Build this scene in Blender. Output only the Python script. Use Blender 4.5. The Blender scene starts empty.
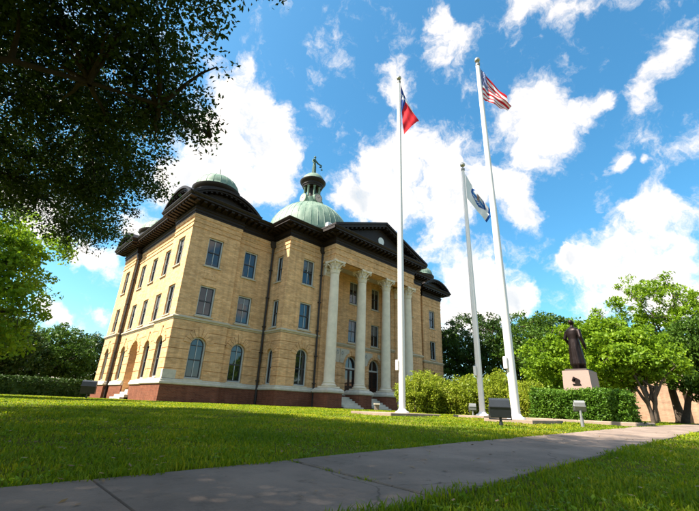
import bpy, bmesh, math, random
import numpy as np
from mathutils import Vector, Matrix
R_ = math.radians
S = bpy.context.scene
COL = S.collection

# ------------------------------------------------------------------ camera
EYE = 0.57
cd = bpy.data.cameras.new('camera'); cam = bpy.data.objects.new('camera', cd); COL.objects.link(cam)
cd.sensor_width = 36.0; cd.lens = 19.88; cd.clip_start = 0.05; cd.clip_end = 3000
ax = ((0.71021972, -0.70288123, 0.03931821), (-0.28345361, -0.23439574, 0.92989929), (-0.64439274, -0.6715777, -0.3657067))
cam.matrix_world = Matrix(((ax[0][0], ax[1][0], ax[2][0], 0), (ax[0][1], ax[1][1], ax[2][1], 0),
                           (ax[0][2], ax[1][2], ax[2][2], EYE), (0, 0, 0, 1)))
S.camera = cam
# ------------------------------------------------------------------ light
SUN_EL, SUN_ROT = 50.0, 296.0
SUN_DIR = Vector((math.sin(R_(SUN_ROT)) * math.cos(R_(SUN_EL)), math.cos(R_(SUN_ROT)) * math.cos(R_(SUN_EL)), math.sin(R_(SUN_EL))))
ld = bpy.data.lights.new('sun', 'SUN'); ld.energy = 4.8; ld.angle = R_(0.53); ld.color = (1.0, 0.92, 0.79)
sun = bpy.data.objects.new('sun', ld); COL.objects.link(sun)
sun.rotation_euler = SUN_DIR.to_track_quat('Z', 'Y').to_euler(); sun.location = (-30, 15, 40)
S.view_settings.view_transform = 'Standard'; S.view_settings.look = 'None'
S.view_settings.exposure = 1.62; S.view_settings.gamma = 1.0; S.view_settings.use_curve_mapping = False
S.cycles.use_denoising = True
S.cycles.max_bounces = 6; S.cycles.diffuse_bounces = 3; S.cycles.glossy_bounces = 3
S.cycles.transmission_bounces = 4; S.cycles.transparent_max_bounces = 4
SKY_K = 0.095

# puffs of cumulus: direction in the sky and angular radius
PUFFS = [(0.278, 0.682, 0.677, 0.075), (0.345, 0.68, 0.647, 0.084), (0.289, 0.742, 0.605, 0.097), (0.404, 0.69, 0.601, 0.082), (0.383, 0.747, 0.544, 0.102), (0.272, 0.805, 0.528, 0.092), (0.244, 0.851, 0.465, 0.077), (0.443, 0.752, 0.488, 0.085), (0.325, 0.817, 0.475, 0.09), (0.444, 0.691, 0.57, 0.044), (0.269, 0.647, 0.714, 0.034), (0.517, 0.303, 0.801, 0.04), (0.557, 0.311, 0.77, 0.045), (0.582, 0.344, 0.736, 0.039), (0.596, 0.283, 0.751, 0.045), (0.52, 0.439, 0.733, 0.044), (0.556, 0.456, 0.695, 0.037), (0.614, 0.157, 0.774, 0.048), (0.653, 0.116, 0.748, 0.05), (0.671, 0.061, 0.739, 0.041), (0.691, 0.011, 0.723, 0.039), (0.77, -0.024, 0.637, 0.038), (0.788, 0.011, 0.615, 0.04), (0.806, 0.048, 0.59, 0.035), (0.755, -0.053, 0.654, 0.034), (0.733, -0.068, 0.677, 0.027), (0.737, 0.191, 0.648, 0.052), (0.743, 0.252, 0.62, 0.064), (0.787, 0.186, 0.588, 0.065), (0.794, 0.119, 0.596, 0.046), (0.791, 0.245, 0.561, 0.055), (0.796, 0.091, 0.598, 0.026), (0.624, 0.503, 0.599, 0.078), (0.687, 0.444, 0.575, 0.091), (0.756, 0.378, 0.535, 0.093), (0.818, 0.313, 0.482, 0.076), (0.761, 0.44, 0.478, 0.087), (0.684, 0.536, 0.495, 0.085), (0.621, 0.616, 0.484, 0.077), (0.589, 0.622, 0.516, 0.061), (0.85, 0.297, 0.436, 0.049), (0.628, 0.562, 0.539, 0.086), (0.778, 0.484, 0.401, 0.064), (0.836, 0.44, 0.327, 0.09), (0.884, 0.378, 0.276, 0.077), (0.829, 0.496, 0.258, 0.086), (0.811, 0.545, 0.211, 0.073), (0.901, 0.353, 0.251, 0.049), (0.872, 0.443, 0.209, 0.092), (0.794, 0.579, 0.187, 0.049), (0.912, 0.066, 0.404, 0.053), (0.917, 0.123, 0.38, 0.064), (0.921, 0.187, 0.341, 0.067), (0.918, 0.239, 0.317, 0.05), (0.933, 0.039, 0.359, 0.061), (0.947, 0.119, 0.298, 0.083), (0.961, 0.045, 0.274, 0.073), (0.946, 0.198, 0.258, 0.059), (0.971, 0.106, 0.216, 0.069), (0.909, 0.243, 0.34, 0.029), (0.064, 0.944, 0.325, 0.045), (0.124, 0.946, 0.3, 0.051), (0.168, 0.947, 0.275, 0.037), (0.025, 0.939, 0.342, 0.04), (-0.009, 0.937, 0.35, 0.045), (0.097, 0.983, 0.159, 0.029), (0.122, 0.982, 0.147, 0.018), (0.201, 0.967, 0.159, 0.024), (0.134, 0.954, 0.267, 0.027), (0.857, 0.11, 0.504, 0.027), (0.874, 0.069, 0.482, 0.015), (0.223, 0.91, 0.348, 0.035), (0.182, 0.906, 0.382, 0.047)]
_rg = random.Random(5)                 # the rest of the sky goes on with the same kind of cloud
for k in range(58):
    while True:
        a = _rg.uniform(0, 2 * math.pi); e = _rg.uniform(0.12, 1.25)
        d = (math.cos(a) * math.cos(e), math.sin(a) * math.cos(e), math.sin(e))
        if d[0] * 0.644 + d[1] * 0.672 + d[2] * 0.366 < 0.60: break
    for q in range(2):
        o = [d[i] + _rg.uniform(-.07, .07) for i in range(3)]; l = math.sqrt(sum(x * x for x in o))
        PUFFS.append((o[0] / l, o[1] / l, o[2] / l, _rg.uniform(.06, .13)))

W = bpy.data.worlds.new('World'); S.world = W; W.use_nodes = True
nt = W.node_tree; N = nt.nodes; LK = nt.links
def wn(t, **k):
    n = N.new(t)
    for a, v in k.items(): setattr(n, a, v)
    return n
def wmath(op, a, b=None, clamp=False):
    n = wn('ShaderNodeMath', operation=op, use_clamp=clamp)
    for i, v in enumerate((a, b)):
        if v is None: continue
        if isinstance(v, (int, float)): n.inputs[i].default_value = v
        else: LK.new(v, n.inputs[i])
    return n.outputs[0]
sky = wn('ShaderNodeTexSky', sky_type='NISHITA', sun_disc=False)
sky.sun_elevation = R_(SUN_EL); sky.sun_rotation = R_(SUN_ROT); sky.air_density = 1.0; sky.dust_density = 1.5; sky.ozone_density = 1.6
tc = wn('ShaderNodeTexCoord')
wz = wn('ShaderNodeTexNoise'); wz.inputs['Scale'].default_value = 7.0; wz.inputs['Detail'].default_value = 5; wz.inputs['Roughness'].default_value = .6
LK.new(tc.outputs['Generated'], wz.inputs['Vector'])
sub = wn('ShaderNodeVectorMath', operation='SUBTRACT'); LK.new(wz.outputs['Color'], sub.inputs[0]); sub.inputs[1].default_value = (.5, .5, .5)
scl = wn('ShaderNodeVectorMath', operation='SCALE'); LK.new(sub.outputs[0], scl.inputs[0]); scl.inputs['Scale'].default_value = .13
add = wn('ShaderNodeVectorMath', operation='ADD'); LK.new(tc.outputs['Generated'], add.inputs[0]); LK.new(scl.outputs[0], add.inputs[1])
warped = add.outputs[0]
def field(vec):
    tot = None
    for (x, y, z, r) in PUFFS:
        dn = wn('ShaderNodeVectorMath', operation='DISTANCE'); LK.new(vec, dn.inputs[0]); dn.inputs[1].default_value = (x, y, z)
        v = wmath('MULTIPLY_ADD', dn.outputs['Value'], -1.0 / (r * 1.10)); v.node.inputs[2].default_value = 1.0
        v.node.use_clamp = True
        tot = v if tot is None else wmath('ADD', tot, v)
    return tot
F = field(warped)
fb = wn('ShaderNodeTexNoise'); fb.inputs['Scale'].default_value = 11.0; fb.inputs['Detail'].default_value = 11; fb.inputs['Roughness'].default_value = .66
LK.new(warped, fb.inputs['Vector'])
nz = wmath('MULTIPLY_ADD', fb.outputs['Fac'], 2.9); nz.node.inputs[2].default_value = -1.42
dens = wmath('ADD', wmath('MINIMUM', F, .98), nz)
mr = wn('ShaderNodeMapRange', interpolation_type='SMOOTHSTEP'); LK.new(dens, mr.inputs['Value'])
mr.inputs['From Min'].default_value = 0.08; mr.inputs['From Max'].default_value = 0.98
# thickness: the thick lower middles of a cloud are a little greyer than its rims
sh = wn('ShaderNodeTexNoise'); sh.inputs['Scale'].default_value = 6.5; sh.inputs['Detail'].default_value = 5; sh.inputs['Roughness'].default_value = .5
o2 = wn('ShaderNodeVectorMath', operation='ADD'); LK.new(warped, o2.inputs[0]); o2.inputs[1].default_value = tuple(SUN_DIR * 0.03)
LK.new(o2.outputs[0], sh.inputs['Vector'])
m2 = wn('ShaderNodeMapRange', interpolation_type='SMOOTHSTEP'); LK.new(wmath('MULTIPLY', sh.outputs['Fac'], wmath('MINIMUM', F, 1.6)), m2.inputs['Value'])
m2.inputs['From Min'].default_value = .25; m2.inputs['From Max'].default_value = 1.05
cc = wn('ShaderNodeMix', data_type='RGBA'); LK.new(m2.outputs[0], cc.inputs[0])
CW = 0.415 / SKY_K
cc.inputs[6].default_value = (CW * 1.09, CW, CW * .92, 1); cc.inputs[7].default_value = (CW * .60, CW * .65, CW * .70, 1)
mx = wn('ShaderNodeMix', data_type='RGBA'); LK.new(wmath('MULTIPLY', mr.outputs[0], .96), mx.inputs[0]); 
# a slightly deeper, cleaner blue: red and green fall off against blue, pale horizon stays pale
sp_ = wn('ShaderNodeSeparateColor'); LK.new(sky.outputs[0], sp_.inputs[0]); cb_ = wn('ShaderNodeCombineColor')
for q, ex in ((0, 1.9), (1, 1.2)): LK.new(wmath('MULTIPLY', wmath('POWER', wmath('DIVIDE', sp_.outputs[q], sp_.outputs[2]), ex), wmath('MULTIPLY', sp_.outputs[2], .97)), cb_.inputs[q])
LK.new(wmath('MULTIPLY', sp_.outputs[2], .97), cb_.inputs[2]); LK.new(cb_.outputs[0], mx.inputs[6])
LK.new(cc.outputs[2], mx.inputs[7])
bg = N['Background']; bg.inputs['Strength'].default_value = SKY_K; LK.new(mx.outputs[2], bg.inputs['Color'])
W.cycles.sampling_method = 'MANUAL'; W.cycles.sample_map_resolution = 512

# ------------------------------------------------------------------ materials
def mat(name, col, rough=0.8, metal=0.0, spec=0.3, var=0.0, vscale=3.0, col2=None, bump=0.0, bscale=20.0, detail=6, stretch=None):
    m = bpy.data.materials.new(name); m.use_nodes = True; t = m.node_tree; b = t.nodes['Principled BSDF']
    b.inputs['Roughness'].default_value = rough; b.inputs['Metallic'].default_value = metal; b.inputs['Specular IOR Level'].default_value = spec
    b.inputs['Base Color'].default_value = (*col, 1)
    if var or col2:
        g = t.nodes.new('ShaderNodeNewGeometry')
        n = t.nodes.new('ShaderNodeTexNoise'); n.inputs['Scale'].default_value = vscale; n.inputs['Detail'].default_value = detail; n.inputs['Roughness'].default_value = .65
        if stretch:
            mp = t.nodes.new('ShaderNodeMapping'); mp.inputs['Scale'].default_value = stretch; t.links.new(g.outputs['Position'], mp.inputs['Vector']); t.links.new(mp.outputs[0], n.inputs['Vector'])
        else: t.links.new(g.outputs['Position'], n.inputs['Vector'])
        r = t.nodes.new('ShaderNodeMapRange'); r.inputs['From Min'].default_value = .35; r.inputs['From Max'].default_value = .65
        t.links.new(n.outputs['Fac'], r.inputs['Value'])
        x = t.nodes.new('ShaderNodeMix'); x.data_type = 'RGBA'; t.links.new(r.outputs[0], x.inputs[0])
        c2 = col2 or tuple(c * (1 - var) for c in col)
        x.inputs[6].default_value = (*col, 1); x.inputs[7].default_value = (*c2, 1)
        t.links.new(x.outputs[2], b.inputs['Base Color'])
    if bump:
        g = t.nodes.new('ShaderNodeNewGeometry')
        n = t.nodes.new('ShaderNodeTexNoise'); n.inputs['Scale'].default_value = bscale; n.inputs['Detail'].default_value = 8
        t.links.new(g.outputs['Position'], n.inputs['Vector'])
        u = t.nodes.new('ShaderNodeBump'); u.inputs['Strength'].default_value = bump; u.inputs['Distance'].default_value = .02
        t.links.new(n.outputs['Fac'], u.inputs['Height']); t.links.new(u.outputs[0], b.inputs['Normal'])
    return m
def brick_mat(name, c1, c2, mortar, sx=0.22, sz=0.075):
    m = bpy.data.materials.new(name); m.use_nodes = True; t = m.node_tree; b = t.nodes['Principled BSDF']
    b.inputs['Roughness'].default_value = .85; b.inputs['Specular IOR Level'].default_value = .2
    g = t.nodes.new('ShaderNodeNewGeometry'); s = t.nodes.new('ShaderNodeSeparateXYZ'); t.links.new(g.outputs['Position'], s.inputs[0])
    a = t.nodes.new('ShaderNodeMath'); a.operation = 'ADD'; t.links.new(s.outputs[0], a.inputs[0]); t.links.new(s.outputs[1], a.inputs[1])
    c = t.nodes.new('ShaderNodeCombineXYZ'); t.links.new(a.outputs[0], c.inputs[0]); t.links.new(s.outputs[2], c.inputs[1])
    br = t.nodes.new('ShaderNodeTexBrick'); t.links.new(c.outputs[0], br.inputs['Vector'])
    br.inputs['Scale'].default_value = 1.0; br.inputs['Brick Width'].default_value = sx; br.inputs['Row Height'].default_value = sz
    br.inputs['Mortar Size'].default_value = sz * .1; br.inputs['Color1'].default_value = (*c1, 1); br.inputs['Color2'].default_value = (*c2, 1); br.inputs['Mortar'].default_value = (*mortar, 1)
    n = t.nodes.new('ShaderNodeTexNoise'); n.inputs['Scale'].default_value = 1.0; n.inputs['Detail'].default_value = 10; n.inputs['Roughness'].default_value = .78
    hm = t.nodes.new('ShaderNodeMapping'); hm.inputs['Scale'].default_value = (.8, .8, 3.2); t.links.new(g.outputs['Position'], hm.inputs['Vector']); t.links.new(hm.outputs[0], n.inputs['Vector'])
    r = t.nodes.new('ShaderNodeMapRange'); r.inputs['From Min'].default_value = .3; r.inputs['From Max'].default_value = .7; r.inputs['To Min'].default_value = .60; r.inputs['To Max'].default_value = 1.18
    t.links.new(n.outputs['Fac'], r.inputs['Value'])
    # rain streaks: noise stretched along z
    mp = t.nodes.new('ShaderNodeMapping'); mp.inputs['Scale'].default_value = (2.2, 2.2, .12); t.links.new(g.outputs['Position'], mp.inputs['Vector'])
    n2 = t.nodes.new('ShaderNodeTexNoise'); n2.inputs['Scale'].default_value = 1.6; n2.inputs['Detail'].default_value = 5; t.links.new(mp.outputs[0], n2.inputs['Vector'])
    r2 = t.nodes.new('ShaderNodeMapRange'); r2.inputs['From Min'].default_value = .3; r2.inputs['From Max'].default_value = .7; r2.inputs['To Min'].default_value = .80; r2.inputs['To Max'].default_value = 1.08
    t.links.new(n2.outputs['Fac'], r2.inputs['Value'])
    mu = t.nodes.new('ShaderNodeMath'); mu.operation = 'MULTIPLY'; t.links.new(r.outputs[0], mu.inputs[0]); t.links.new(r2.outputs[0], mu.inputs[1])
    x = t.nodes.new('ShaderNodeMix'); x.data_type = 'RGBA'; x.blend_type = 'MULTIPLY'; x.inputs[0].default_value = 1
    t.links.new(br.outputs['Color'], x.inputs[6]); t.links.new(mu.outputs[0], x.inputs[7]); t.links.new(x.outputs[2], b.inputs['Base Color'])
    u = t.nodes.new('ShaderNodeBump'); u.inputs['Strength'].default_value = .35; u.inputs['Distance'].default_value = .006; u.invert = True
    t.links.new(br.outputs['Fac'], u.inputs['Height']); t.links.new(u.outputs[0], b.inputs['Normal'])
    return m
def leaf_mat(name, c1, c2, c3, trans=.35, rough=.5):
    m = bpy.data.materials.new(name); m.use_nodes = True; t = m.node_tree
    b = t.nodes['Principled BSDF']; b.inputs['Roughness'].default_value = rough; b.inputs['Specular IOR Level'].default_value = .25
    g = t.nodes.new('ShaderNodeNewGeometry'); r = t.nodes.new('ShaderNodeValToRGB')
    r.color_ramp.elements[0].color = (*c1, 1); r.color_ramp.elements[1].color = (*c3, 1); e = r.color_ramp.elements.new(.55); e.color = (*c2, 1)
    n = t.nodes.new('ShaderNodeTexNoise'); n.inputs['Scale'].default_value = .7; n.inputs['Detail'].default_value = 3; t.links.new(g.outputs['Position'], n.inputs['Vector'])
    a = t.nodes.new('ShaderNodeMath'); a.operation = 'MULTIPLY_ADD'; a.inputs[1].default_value = .55; t.links.new(g.outputs['Random Per Island'], a.inputs[0])
    q = t.nodes.new('ShaderNodeMapRange'); q.inputs['From Min'].default_value = .3; q.inputs['From Max'].default_value = .7; q.inputs['To Max'].default_value = .45
    t.links.new(n.outputs['Fac'], q.inputs['Value']); t.links.new(q.outputs[0], a.inputs[2])
    t.links.new(a.outputs[0], r.inputs[0]); t.links.new(r.outputs[0], b.inputs['Base Color'])
    tr = t.nodes.new('ShaderNodeBsdfTranslucent'); t.links.new(r.outputs[0], tr.inputs['Color'])
    ms = t.nodes.new('ShaderNodeMixShader'); ms.inputs[0].default_value = trans
    t.links.new(b.outputs[0], ms.inputs[1]); t.links.new(tr.outputs[0], ms.inputs[2]); t.links.new(ms.outputs[0], t.nodes['Material Output'].inputs['Surface'])
    return m
def attr_mat(name, rough=.75):
    m = bpy.data.materials.new(name); m.use_nodes = True; t = m.node_tree; b = t.nodes['Principled BSDF']
    b.inputs['Roughness'].default_value = rough; b.inputs['Specular IOR Level'].default_value = .15
    a = t.nodes.new('ShaderNodeVertexColor'); a.layer_name = 'dye'; t.links.new(a.outputs['Color'], b.inputs['Base Color'])
    tr = t.nodes.new('ShaderNodeBsdfTranslucent'); t.links.new(a.outputs['Color'], tr.inputs['Color'])
    ms = t.nodes.new('ShaderNodeMixShader'); ms.inputs[0].default_value = .4
    t.links.new(b.outputs[0], ms.inputs[1]); t.links.new(tr.outputs[0], ms.inputs[2]); t.links.new(ms.outputs[0], t.nodes['Material Output'].inputs['Surface'])
    return m

M = dict(
    brick=brick_mat('buff_brick', (.86, .51, .255), (.68, .37, .16), (.58, .40, .23), .29, .095),
    red=brick_mat('red_brick', (.24, .075, .038), (.17, .05, .027), (.22, .13, .085)),
    pink=brick_mat('pink_brick', (.42, .26, .17), (.36, .21, .135), (.40, .29, .21)),
    tanstone=mat('tan_stone', (.52, .44, .31), .8, var=.2, vscale=2.5, bump=.12, bscale=30),
    stone=mat('limestone', (.60, .54, .44), .8, var=.22, vscale=2.5, bump=.12, bscale=30),
    column=mat('column_limestone', (.78, .66, .51), .75, var=.16, vscale=1.6, bump=.06),
    trim=mat('dark_bronze_metal', (.018, .010, .006), .55, spec=.3, var=.35, vscale=3),
    roof=mat('dark_roofing', (.06, .05, .045), .9, var=.3),
    copper=mat('copper_patina', (.085, .155, .115), .6, var=.3, vscale=1.5, col2=(.23, .30, .23), bump=.05, detail=10, stretch=(1, 1, .22)),
    copper_dark=mat('old_copper', (.05, .11, .08), .6, var=.3, vscale=2),
    casing=mat('painted_casing', (.47, .48, .46), .55, var=.1),
    sash=mat('dark_sash', (.035, .035, .04), .45, spec=.4),
    muntin=mat('pale_muntin', (.45, .46, .46), .5),
    door=mat('dark_wood_door', (.05, .022, .014), .45, var=.35, vscale=6),
    pipe=mat('downspout_paint', (.04, .032, .028), .55, var=.2),
    white=mat('white_paint', (.78, .78, .76), .45, var=.06),
    pole=mat('pole_enamel', (.70, .67, .64), .35, spec=.5, var=.05),
    gold=mat('gilt_ball', (.40, .38, .32), .35, metal=.7),
    clock=mat('clock_face', (.55, .42, .36), .6), clock_hand=mat('clock_hand', (.08, .04, .03), .5),
    concrete=mat('concrete', (.26, .195, .155), .92, var=.3, vscale=1.3, col2=(.165, .125, .10), bump=.3, bscale=60, detail=10),
    kerb=mat('kerb_concrete', (.30, .225, .17), .9, var=.25, vscale=3, bump=.2, bscale=40),
    soil=mat('lawn_soil', (.07, .085, .012), 1.0, spec=.0, col2=(.13, .115, .035), vscale=1.1, bump=.6, bscale=35),
    bronze=mat('statue_bronze', (.022, .014, .013), .42, metal=.55, var=.35, vscale=6),
    granite=mat('pink_granite', (.33, .225, .19), .55, var=.14, vscale=25, bump=.03),
    black=mat('black_housing', (.022, .026, .032), .45, spec=.45, var=.25, vscale=9),
    grey_metal=mat('grey_metal', (.20, .205, .205), .4, spec=.5, var=.1),
    bark=mat('bark', (.075, .052, .036), .95, var=.45, vscale=7, bump=.8, bscale=25),
    bark_oak=mat('oak_bark', (.045, .034, .026), .95, var=.4, vscale=7, bump=.8, bscale=25),
    bark_pale=mat('pale_bark', (.105, .078, .058), .95, var=.35, vscale=6, bump=.6, bscale=25),
    oak=leaf_mat('live_oak_leaf', (.018, .042, .006), (.032, .068, .008), (.055, .10, .012), .25),
    bright=leaf_mat('bright_leaf', (.10, .20, .010), (.20, .32, .014), (.33, .43, .02), .48),
    lime=leaf_mat('lime_leaf', (.10, .19, .010), (.18, .30, .013), (.29, .40, .02), .45),
    mid=leaf_mat('mid_green_leaf', (.04, .09, .010), (.07, .14, .014), (.12, .20, .02), .35),
    deep=leaf_mat('deep_green_leaf', (.022, .052, .008), (.038, .08, .011), (.06, .115, .015), .28),
    hedge=leaf_mat('clipped_hedge_leaf', (.05, .12, .010), (.085, .18, .014), (.16, .26, .02), .3),
    willow=leaf_mat('yellow_green_leaf', (.13, .195, .012), (.25, .315, .02), (.42, .42, .05), .45),
    grass=leaf_mat('grass_blade', (.075, .155, .004), (.20, .28, .006), (.47, .42, .012), .5, .6),
    flag=attr_mat('flag_cloth'),
)
_rp = [n for n in M['grass'].node_tree.nodes if n.type == 'VALTORGB'][0].color_ramp
_e = _rp.elements.new(.92); _e.color = (.46, .41, .012, 1); _rp.elements[-1].color = (.46, .36, .12, 1)
def crack(m):
    t = m.node_tree; b = t.nodes['Principled BSDF']; src = b.inputs['Base Color'].links[0].from_socket
    g = t.nodes.new('ShaderNodeNewGeometry'); n = t.nodes.new('ShaderNodeTexNoise'); n.inputs['Scale'].default_value = 2.2; n.inputs['Detail'].default_value = 6; t.links.new(g.outputs['Position'], n.inputs['Vector'])
    mx = t.nodes.new('ShaderNodeMix'); mx.data_type = 'RGBA'; mx.blend_type = 'LINEAR_LIGHT'; mx.inputs[0].default_value = .22; t.links.new(g.outputs['Position'], mx.inputs[6]); t.links.new(n.outputs['Color'], mx.inputs[7])
    v = t.nodes.new('ShaderNodeTexVoronoi'); v.feature = 'DISTANCE_TO_EDGE'; v.inputs['Scale'].default_value = .42; t.links.new(mx.outputs[2], v.inputs['Vector'])
    r = t.nodes.new('ShaderNodeMapRange'); r.inputs['From Min'].default_value = .0015; r.inputs['From Max'].default_value = .005; r.inputs['To Min'].default_value = .6; r.inputs['To Max'].default_value = 1; t.links.new(v.outputs['Distance'], r.inputs['Value'])
    s = t.nodes.new('ShaderNodeTexNoise'); s.inputs['Scale'].default_value = 5.5; s.inputs['Detail'].default_value = 9; s.inputs['Roughness'].default_value = .75; t.links.new(g.outputs['Position'], s.inputs['Vector'])
    q = t.nodes.new('ShaderNodeMapRange'); q.inputs['From Min'].default_value = .56; q.inputs['From Max'].default_value = .72; q.inputs['To Min'].default_value = 1; q.inputs['To Max'].default_value = .62; t.links.new(s.outputs['Fac'], q.inputs['Value'])
    k = t.nodes.new('ShaderNodeMath'); k.operation = 'MULTIPLY'; t.links.new(r.outputs[0], k.inputs[0]); t.links.new(q.outputs[0], k.inputs[1])
    o = t.nodes.new('ShaderNodeMix'); o.data_type = 'RGBA'; o.blend_type = 'MULTIPLY'; o.inputs[0].default_value = 1; t.links.new(src, o.inputs[6]); t.links.new(k.outputs[0], o.inputs[7]); t.links.new(o.outputs[2], b.inputs['Base Color'])
crack(M['concrete'])
def glass_mat():
    m = bpy.data.materials.new('window_glass'); m.use_nodes = True; t = m.node_tree; b = t.nodes['Principled BSDF']
    b.inputs['Base Color'].default_value = (.008, .010, .014, 1); b.inputs['Roughness'].default_value = .03; b.inputs['IOR'].default_value = 1.72
    g = t.nodes.new('ShaderNodeNewGeometry'); n = t.nodes.new('ShaderNodeTexNoise'); n.inputs['Scale'].default_value = .7
    t.links.new(g.outputs['Position'], n.inputs['Vector'])
    u = t.nodes.new('ShaderNodeBump'); u.inputs['Strength'].default_value = .12; u.inputs['Distance'].default_value = .05
    t.links.new(n.outputs['Fac'], u.inputs['Height']); t.links.new(u.outputs[0], b.inputs['Normal'])
    return m
M['glass'] = glass_mat()
M['blind'] = mat('window_blind', (.13, .135, .14), .12, spec=.6, var=.35, vscale=5)

# ------------------------------------------------------------------ mesh helpers
def tag(o, label=None, cat=None, group=None, kind=None):
    if label: o['label'] = label
    if cat: o['category'] = cat
    if group: o['group'] = group
    if kind: o['kind'] = kind
    return o
def empty(name, loc, rz=0.0):
    o = bpy.data.objects.new(name, None); COL.objects.link(o); o.location = loc; o.rotation_euler = (0, 0, rz); o.empty_display_size = .2
    return o
WORLD_OF = {}
def world_loc(o):
    v = Vector((0, 0, 0))
    while o is not None: v += Vector(o.location); o = o.parent
    return v
class MB:
    def __init__(s): s.v = []; s.f = []
    def add(s, vs, fs):
        b = len(s.v); s.v += [tuple(p) for p in vs]; s.f += [tuple(i + b for i in q) for q in fs]
    def quad(s, a, b, c, d): s.add((a, b, c, d), ((0, 1, 2, 3),))
    def box(s, x0, x1, y0, y1, z0, z1, m=None):
        vs = [(x, y, z) for z in (z0, z1) for x, y in ((x0, y0), (x1, y0), (x1, y1), (x0, y1))]
        if m is not None: vs = [tuple(m @ Vector(p)) for p in vs]
        s.add(vs, ((0, 3, 2, 1), (4, 5, 6, 7), (0, 1, 5, 4), (1, 2, 6, 5), (2, 3, 7, 6), (3, 0, 4, 7)))
    def bbox(s, x0, x1, y0, y1, z0, z1, c=.02):      # box with chamfered top and vertical edges
        pts = lambda o: [(x0 + o, y0 + c - o), (x0 + c - o, y0 + o)] and None
        ring = lambda i: [(x0 + i, y0 + c), (x0 + c, y0 + i), (x1 - c, y0 + i), (x1 - i, y0 + c), (x1 - i, y1 - c), (x1 - c, y1 - i), (x0 + c, y1 - i), (x0 + i, y1 - c)]
        vs = [(*p, z0) for p in ring(0)] + [(*p, z1 - c) for p in ring(0)]
        top = [(min(max(p[0], x0 + c), x1 - c), min(max(p[1], y0 + c), y1 - c), z1) for p in ring(0)]
        vs += top; n = 8
        fs = [(i, (i + 1) % n, n + (i + 1) % n, n + i) for i in range(n)] + [(n + i, n + (i + 1) % n, 2 * n + (i + 1) % n, 2 * n + i) for i in range(n)]
        fs += [tuple(range(2 * n, 3 * n)), tuple(range(n - 1, -1, -1))]
        s.add(vs, fs)
    def lathe(s, cx, cy, prof, seg=24, a0=0.0, cap=True):
        b = len(s.v); n = len(prof)
        for k in range(seg):
            a = a0 + 2 * math.pi * k / seg; c, q = math.cos(a), math.sin(a)
            s.v += [(cx + r * c, cy + r * q, z) for r, z in prof]
        for k in range(seg):
            k2 = (k + 1) % seg
            for i in range(n - 1): s.f.append((b + k * n + i, b + k2 * n + i, b + k2 * n + i + 1, b + k * n + i + 1))
        if cap:
            if prof[0][0] > 1e-4: s.f.append(tuple(b + k * n for k in range(seg - 1, -1, -1)))
            if prof[-1][0] > 1e-4: s.f.append(tuple(b + k * n + n - 1 for k in range(seg)))
    def tube(s, pts, rad, seg=8, cap=True):
        pts = [Vector(p) for p in pts]; n = len(pts)
        if isinstance(rad, (int, float)): rad = [rad] * n
        b = len(s.v); up = Vector((0.13, .21, 1)).normalized()
        for i, p in enumerate(pts):
            d = (pts[min(i + 1, n - 1)] - pts[max(i - 1, 0)]).normalized()
            sx = d.cross(up if abs(d.dot(up)) < .95 else Vector((1, 0, 0))).normalized(); sy = sx.cross(d)
            if i and sx.dot(ps) < 0: pass
            ps = sx
            for k in range(seg):
                a = 2 * math.pi * k / seg; s.v.append(tuple(p + (sx * math.cos(a) + sy * math.sin(a)) * rad[i]))
        for i in range(n - 1):
            for k in range(seg):
                k2 = (k + 1) % seg; s.f.append((b + i * seg + k, b + i * seg + k2, b + (i + 1) * seg + k2, b + (i + 1) * seg + k))
        if cap: s.f.append(tuple(b + k for k in range(seg - 1, -1, -1))); s.f.append(tuple(b + (n - 1) * seg + k for k in range(seg)))
    def ball(s, c, r, seg=12, rings=8):
        if isinstance(r, (int, float)): r = (r, r, r)
        b = len(s.v)
        for i in range(1, rings):
            t = math.pi * i / rings
            for k in range(seg):
                a = 2 * math.pi * k / seg; s.v.append((c[0] + r[0] * math.sin(t) * math.cos(a), c[1] + r[1] * math.sin(t) * math.sin(a), c[2] + r[2] * math.cos(t)))
        s.v += [(c[0], c[1], c[2] + r[2]), (c[0], c[1], c[2] - r[2])]; T = len(s.v) - 2
        for i in range(rings - 2):
            for k in range(seg): s.f.append((b + i * seg + k, b + (i + 1) * seg + k, b + (i + 1) * seg + (k + 1) % seg, b + i * seg + (k + 1) % seg))
        for k in range(seg):
            s.f.append((b + k, b + (k + 1) % seg, T)); s.f.append((b + (rings - 2) * seg + (k + 1) % seg, b + (rings - 2) * seg + k, T + 1))
    def sweep(s, path, prof, closed=True):       # prof: (outward offset, z) along an orthogonal plan path, counter-clockwise
        n = len(path); m = len(prof); b = len(s.v)
        def nrm(i):
            a, c = path[i % n], path[(i + 1) % n]; d = Vector((c[0] - a[0], c[1] - a[1])).normalized(); return Vector((d.y, -d.x))
        for i, p in enumerate(path):
            if closed or 0 < i < n - 1:
                n1, n2 = nrm(i - 1), nrm(i); o = n1 + n2 if n1.dot(n2) < .5 else n1
            else: o = nrm(0) if i == 0 else nrm(n - 2)
            s.v += [(p[0] + o.x * r, p[1] + o.y * r, z) for r, z in prof]
        for i in range(n if closed else n - 1):
            j = (i + 1) % n
            for k in range(m - 1): s.f.append((b + i * m + k, b + j * m + k, b + j * m + k + 1, b + i * m + k + 1))
        if not closed:
            s.f.append(tuple(b + k for k in range(m))); s.f.append(tuple(b + (n - 1) * m + k for k in range(m - 1, -1, -1)))
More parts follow.
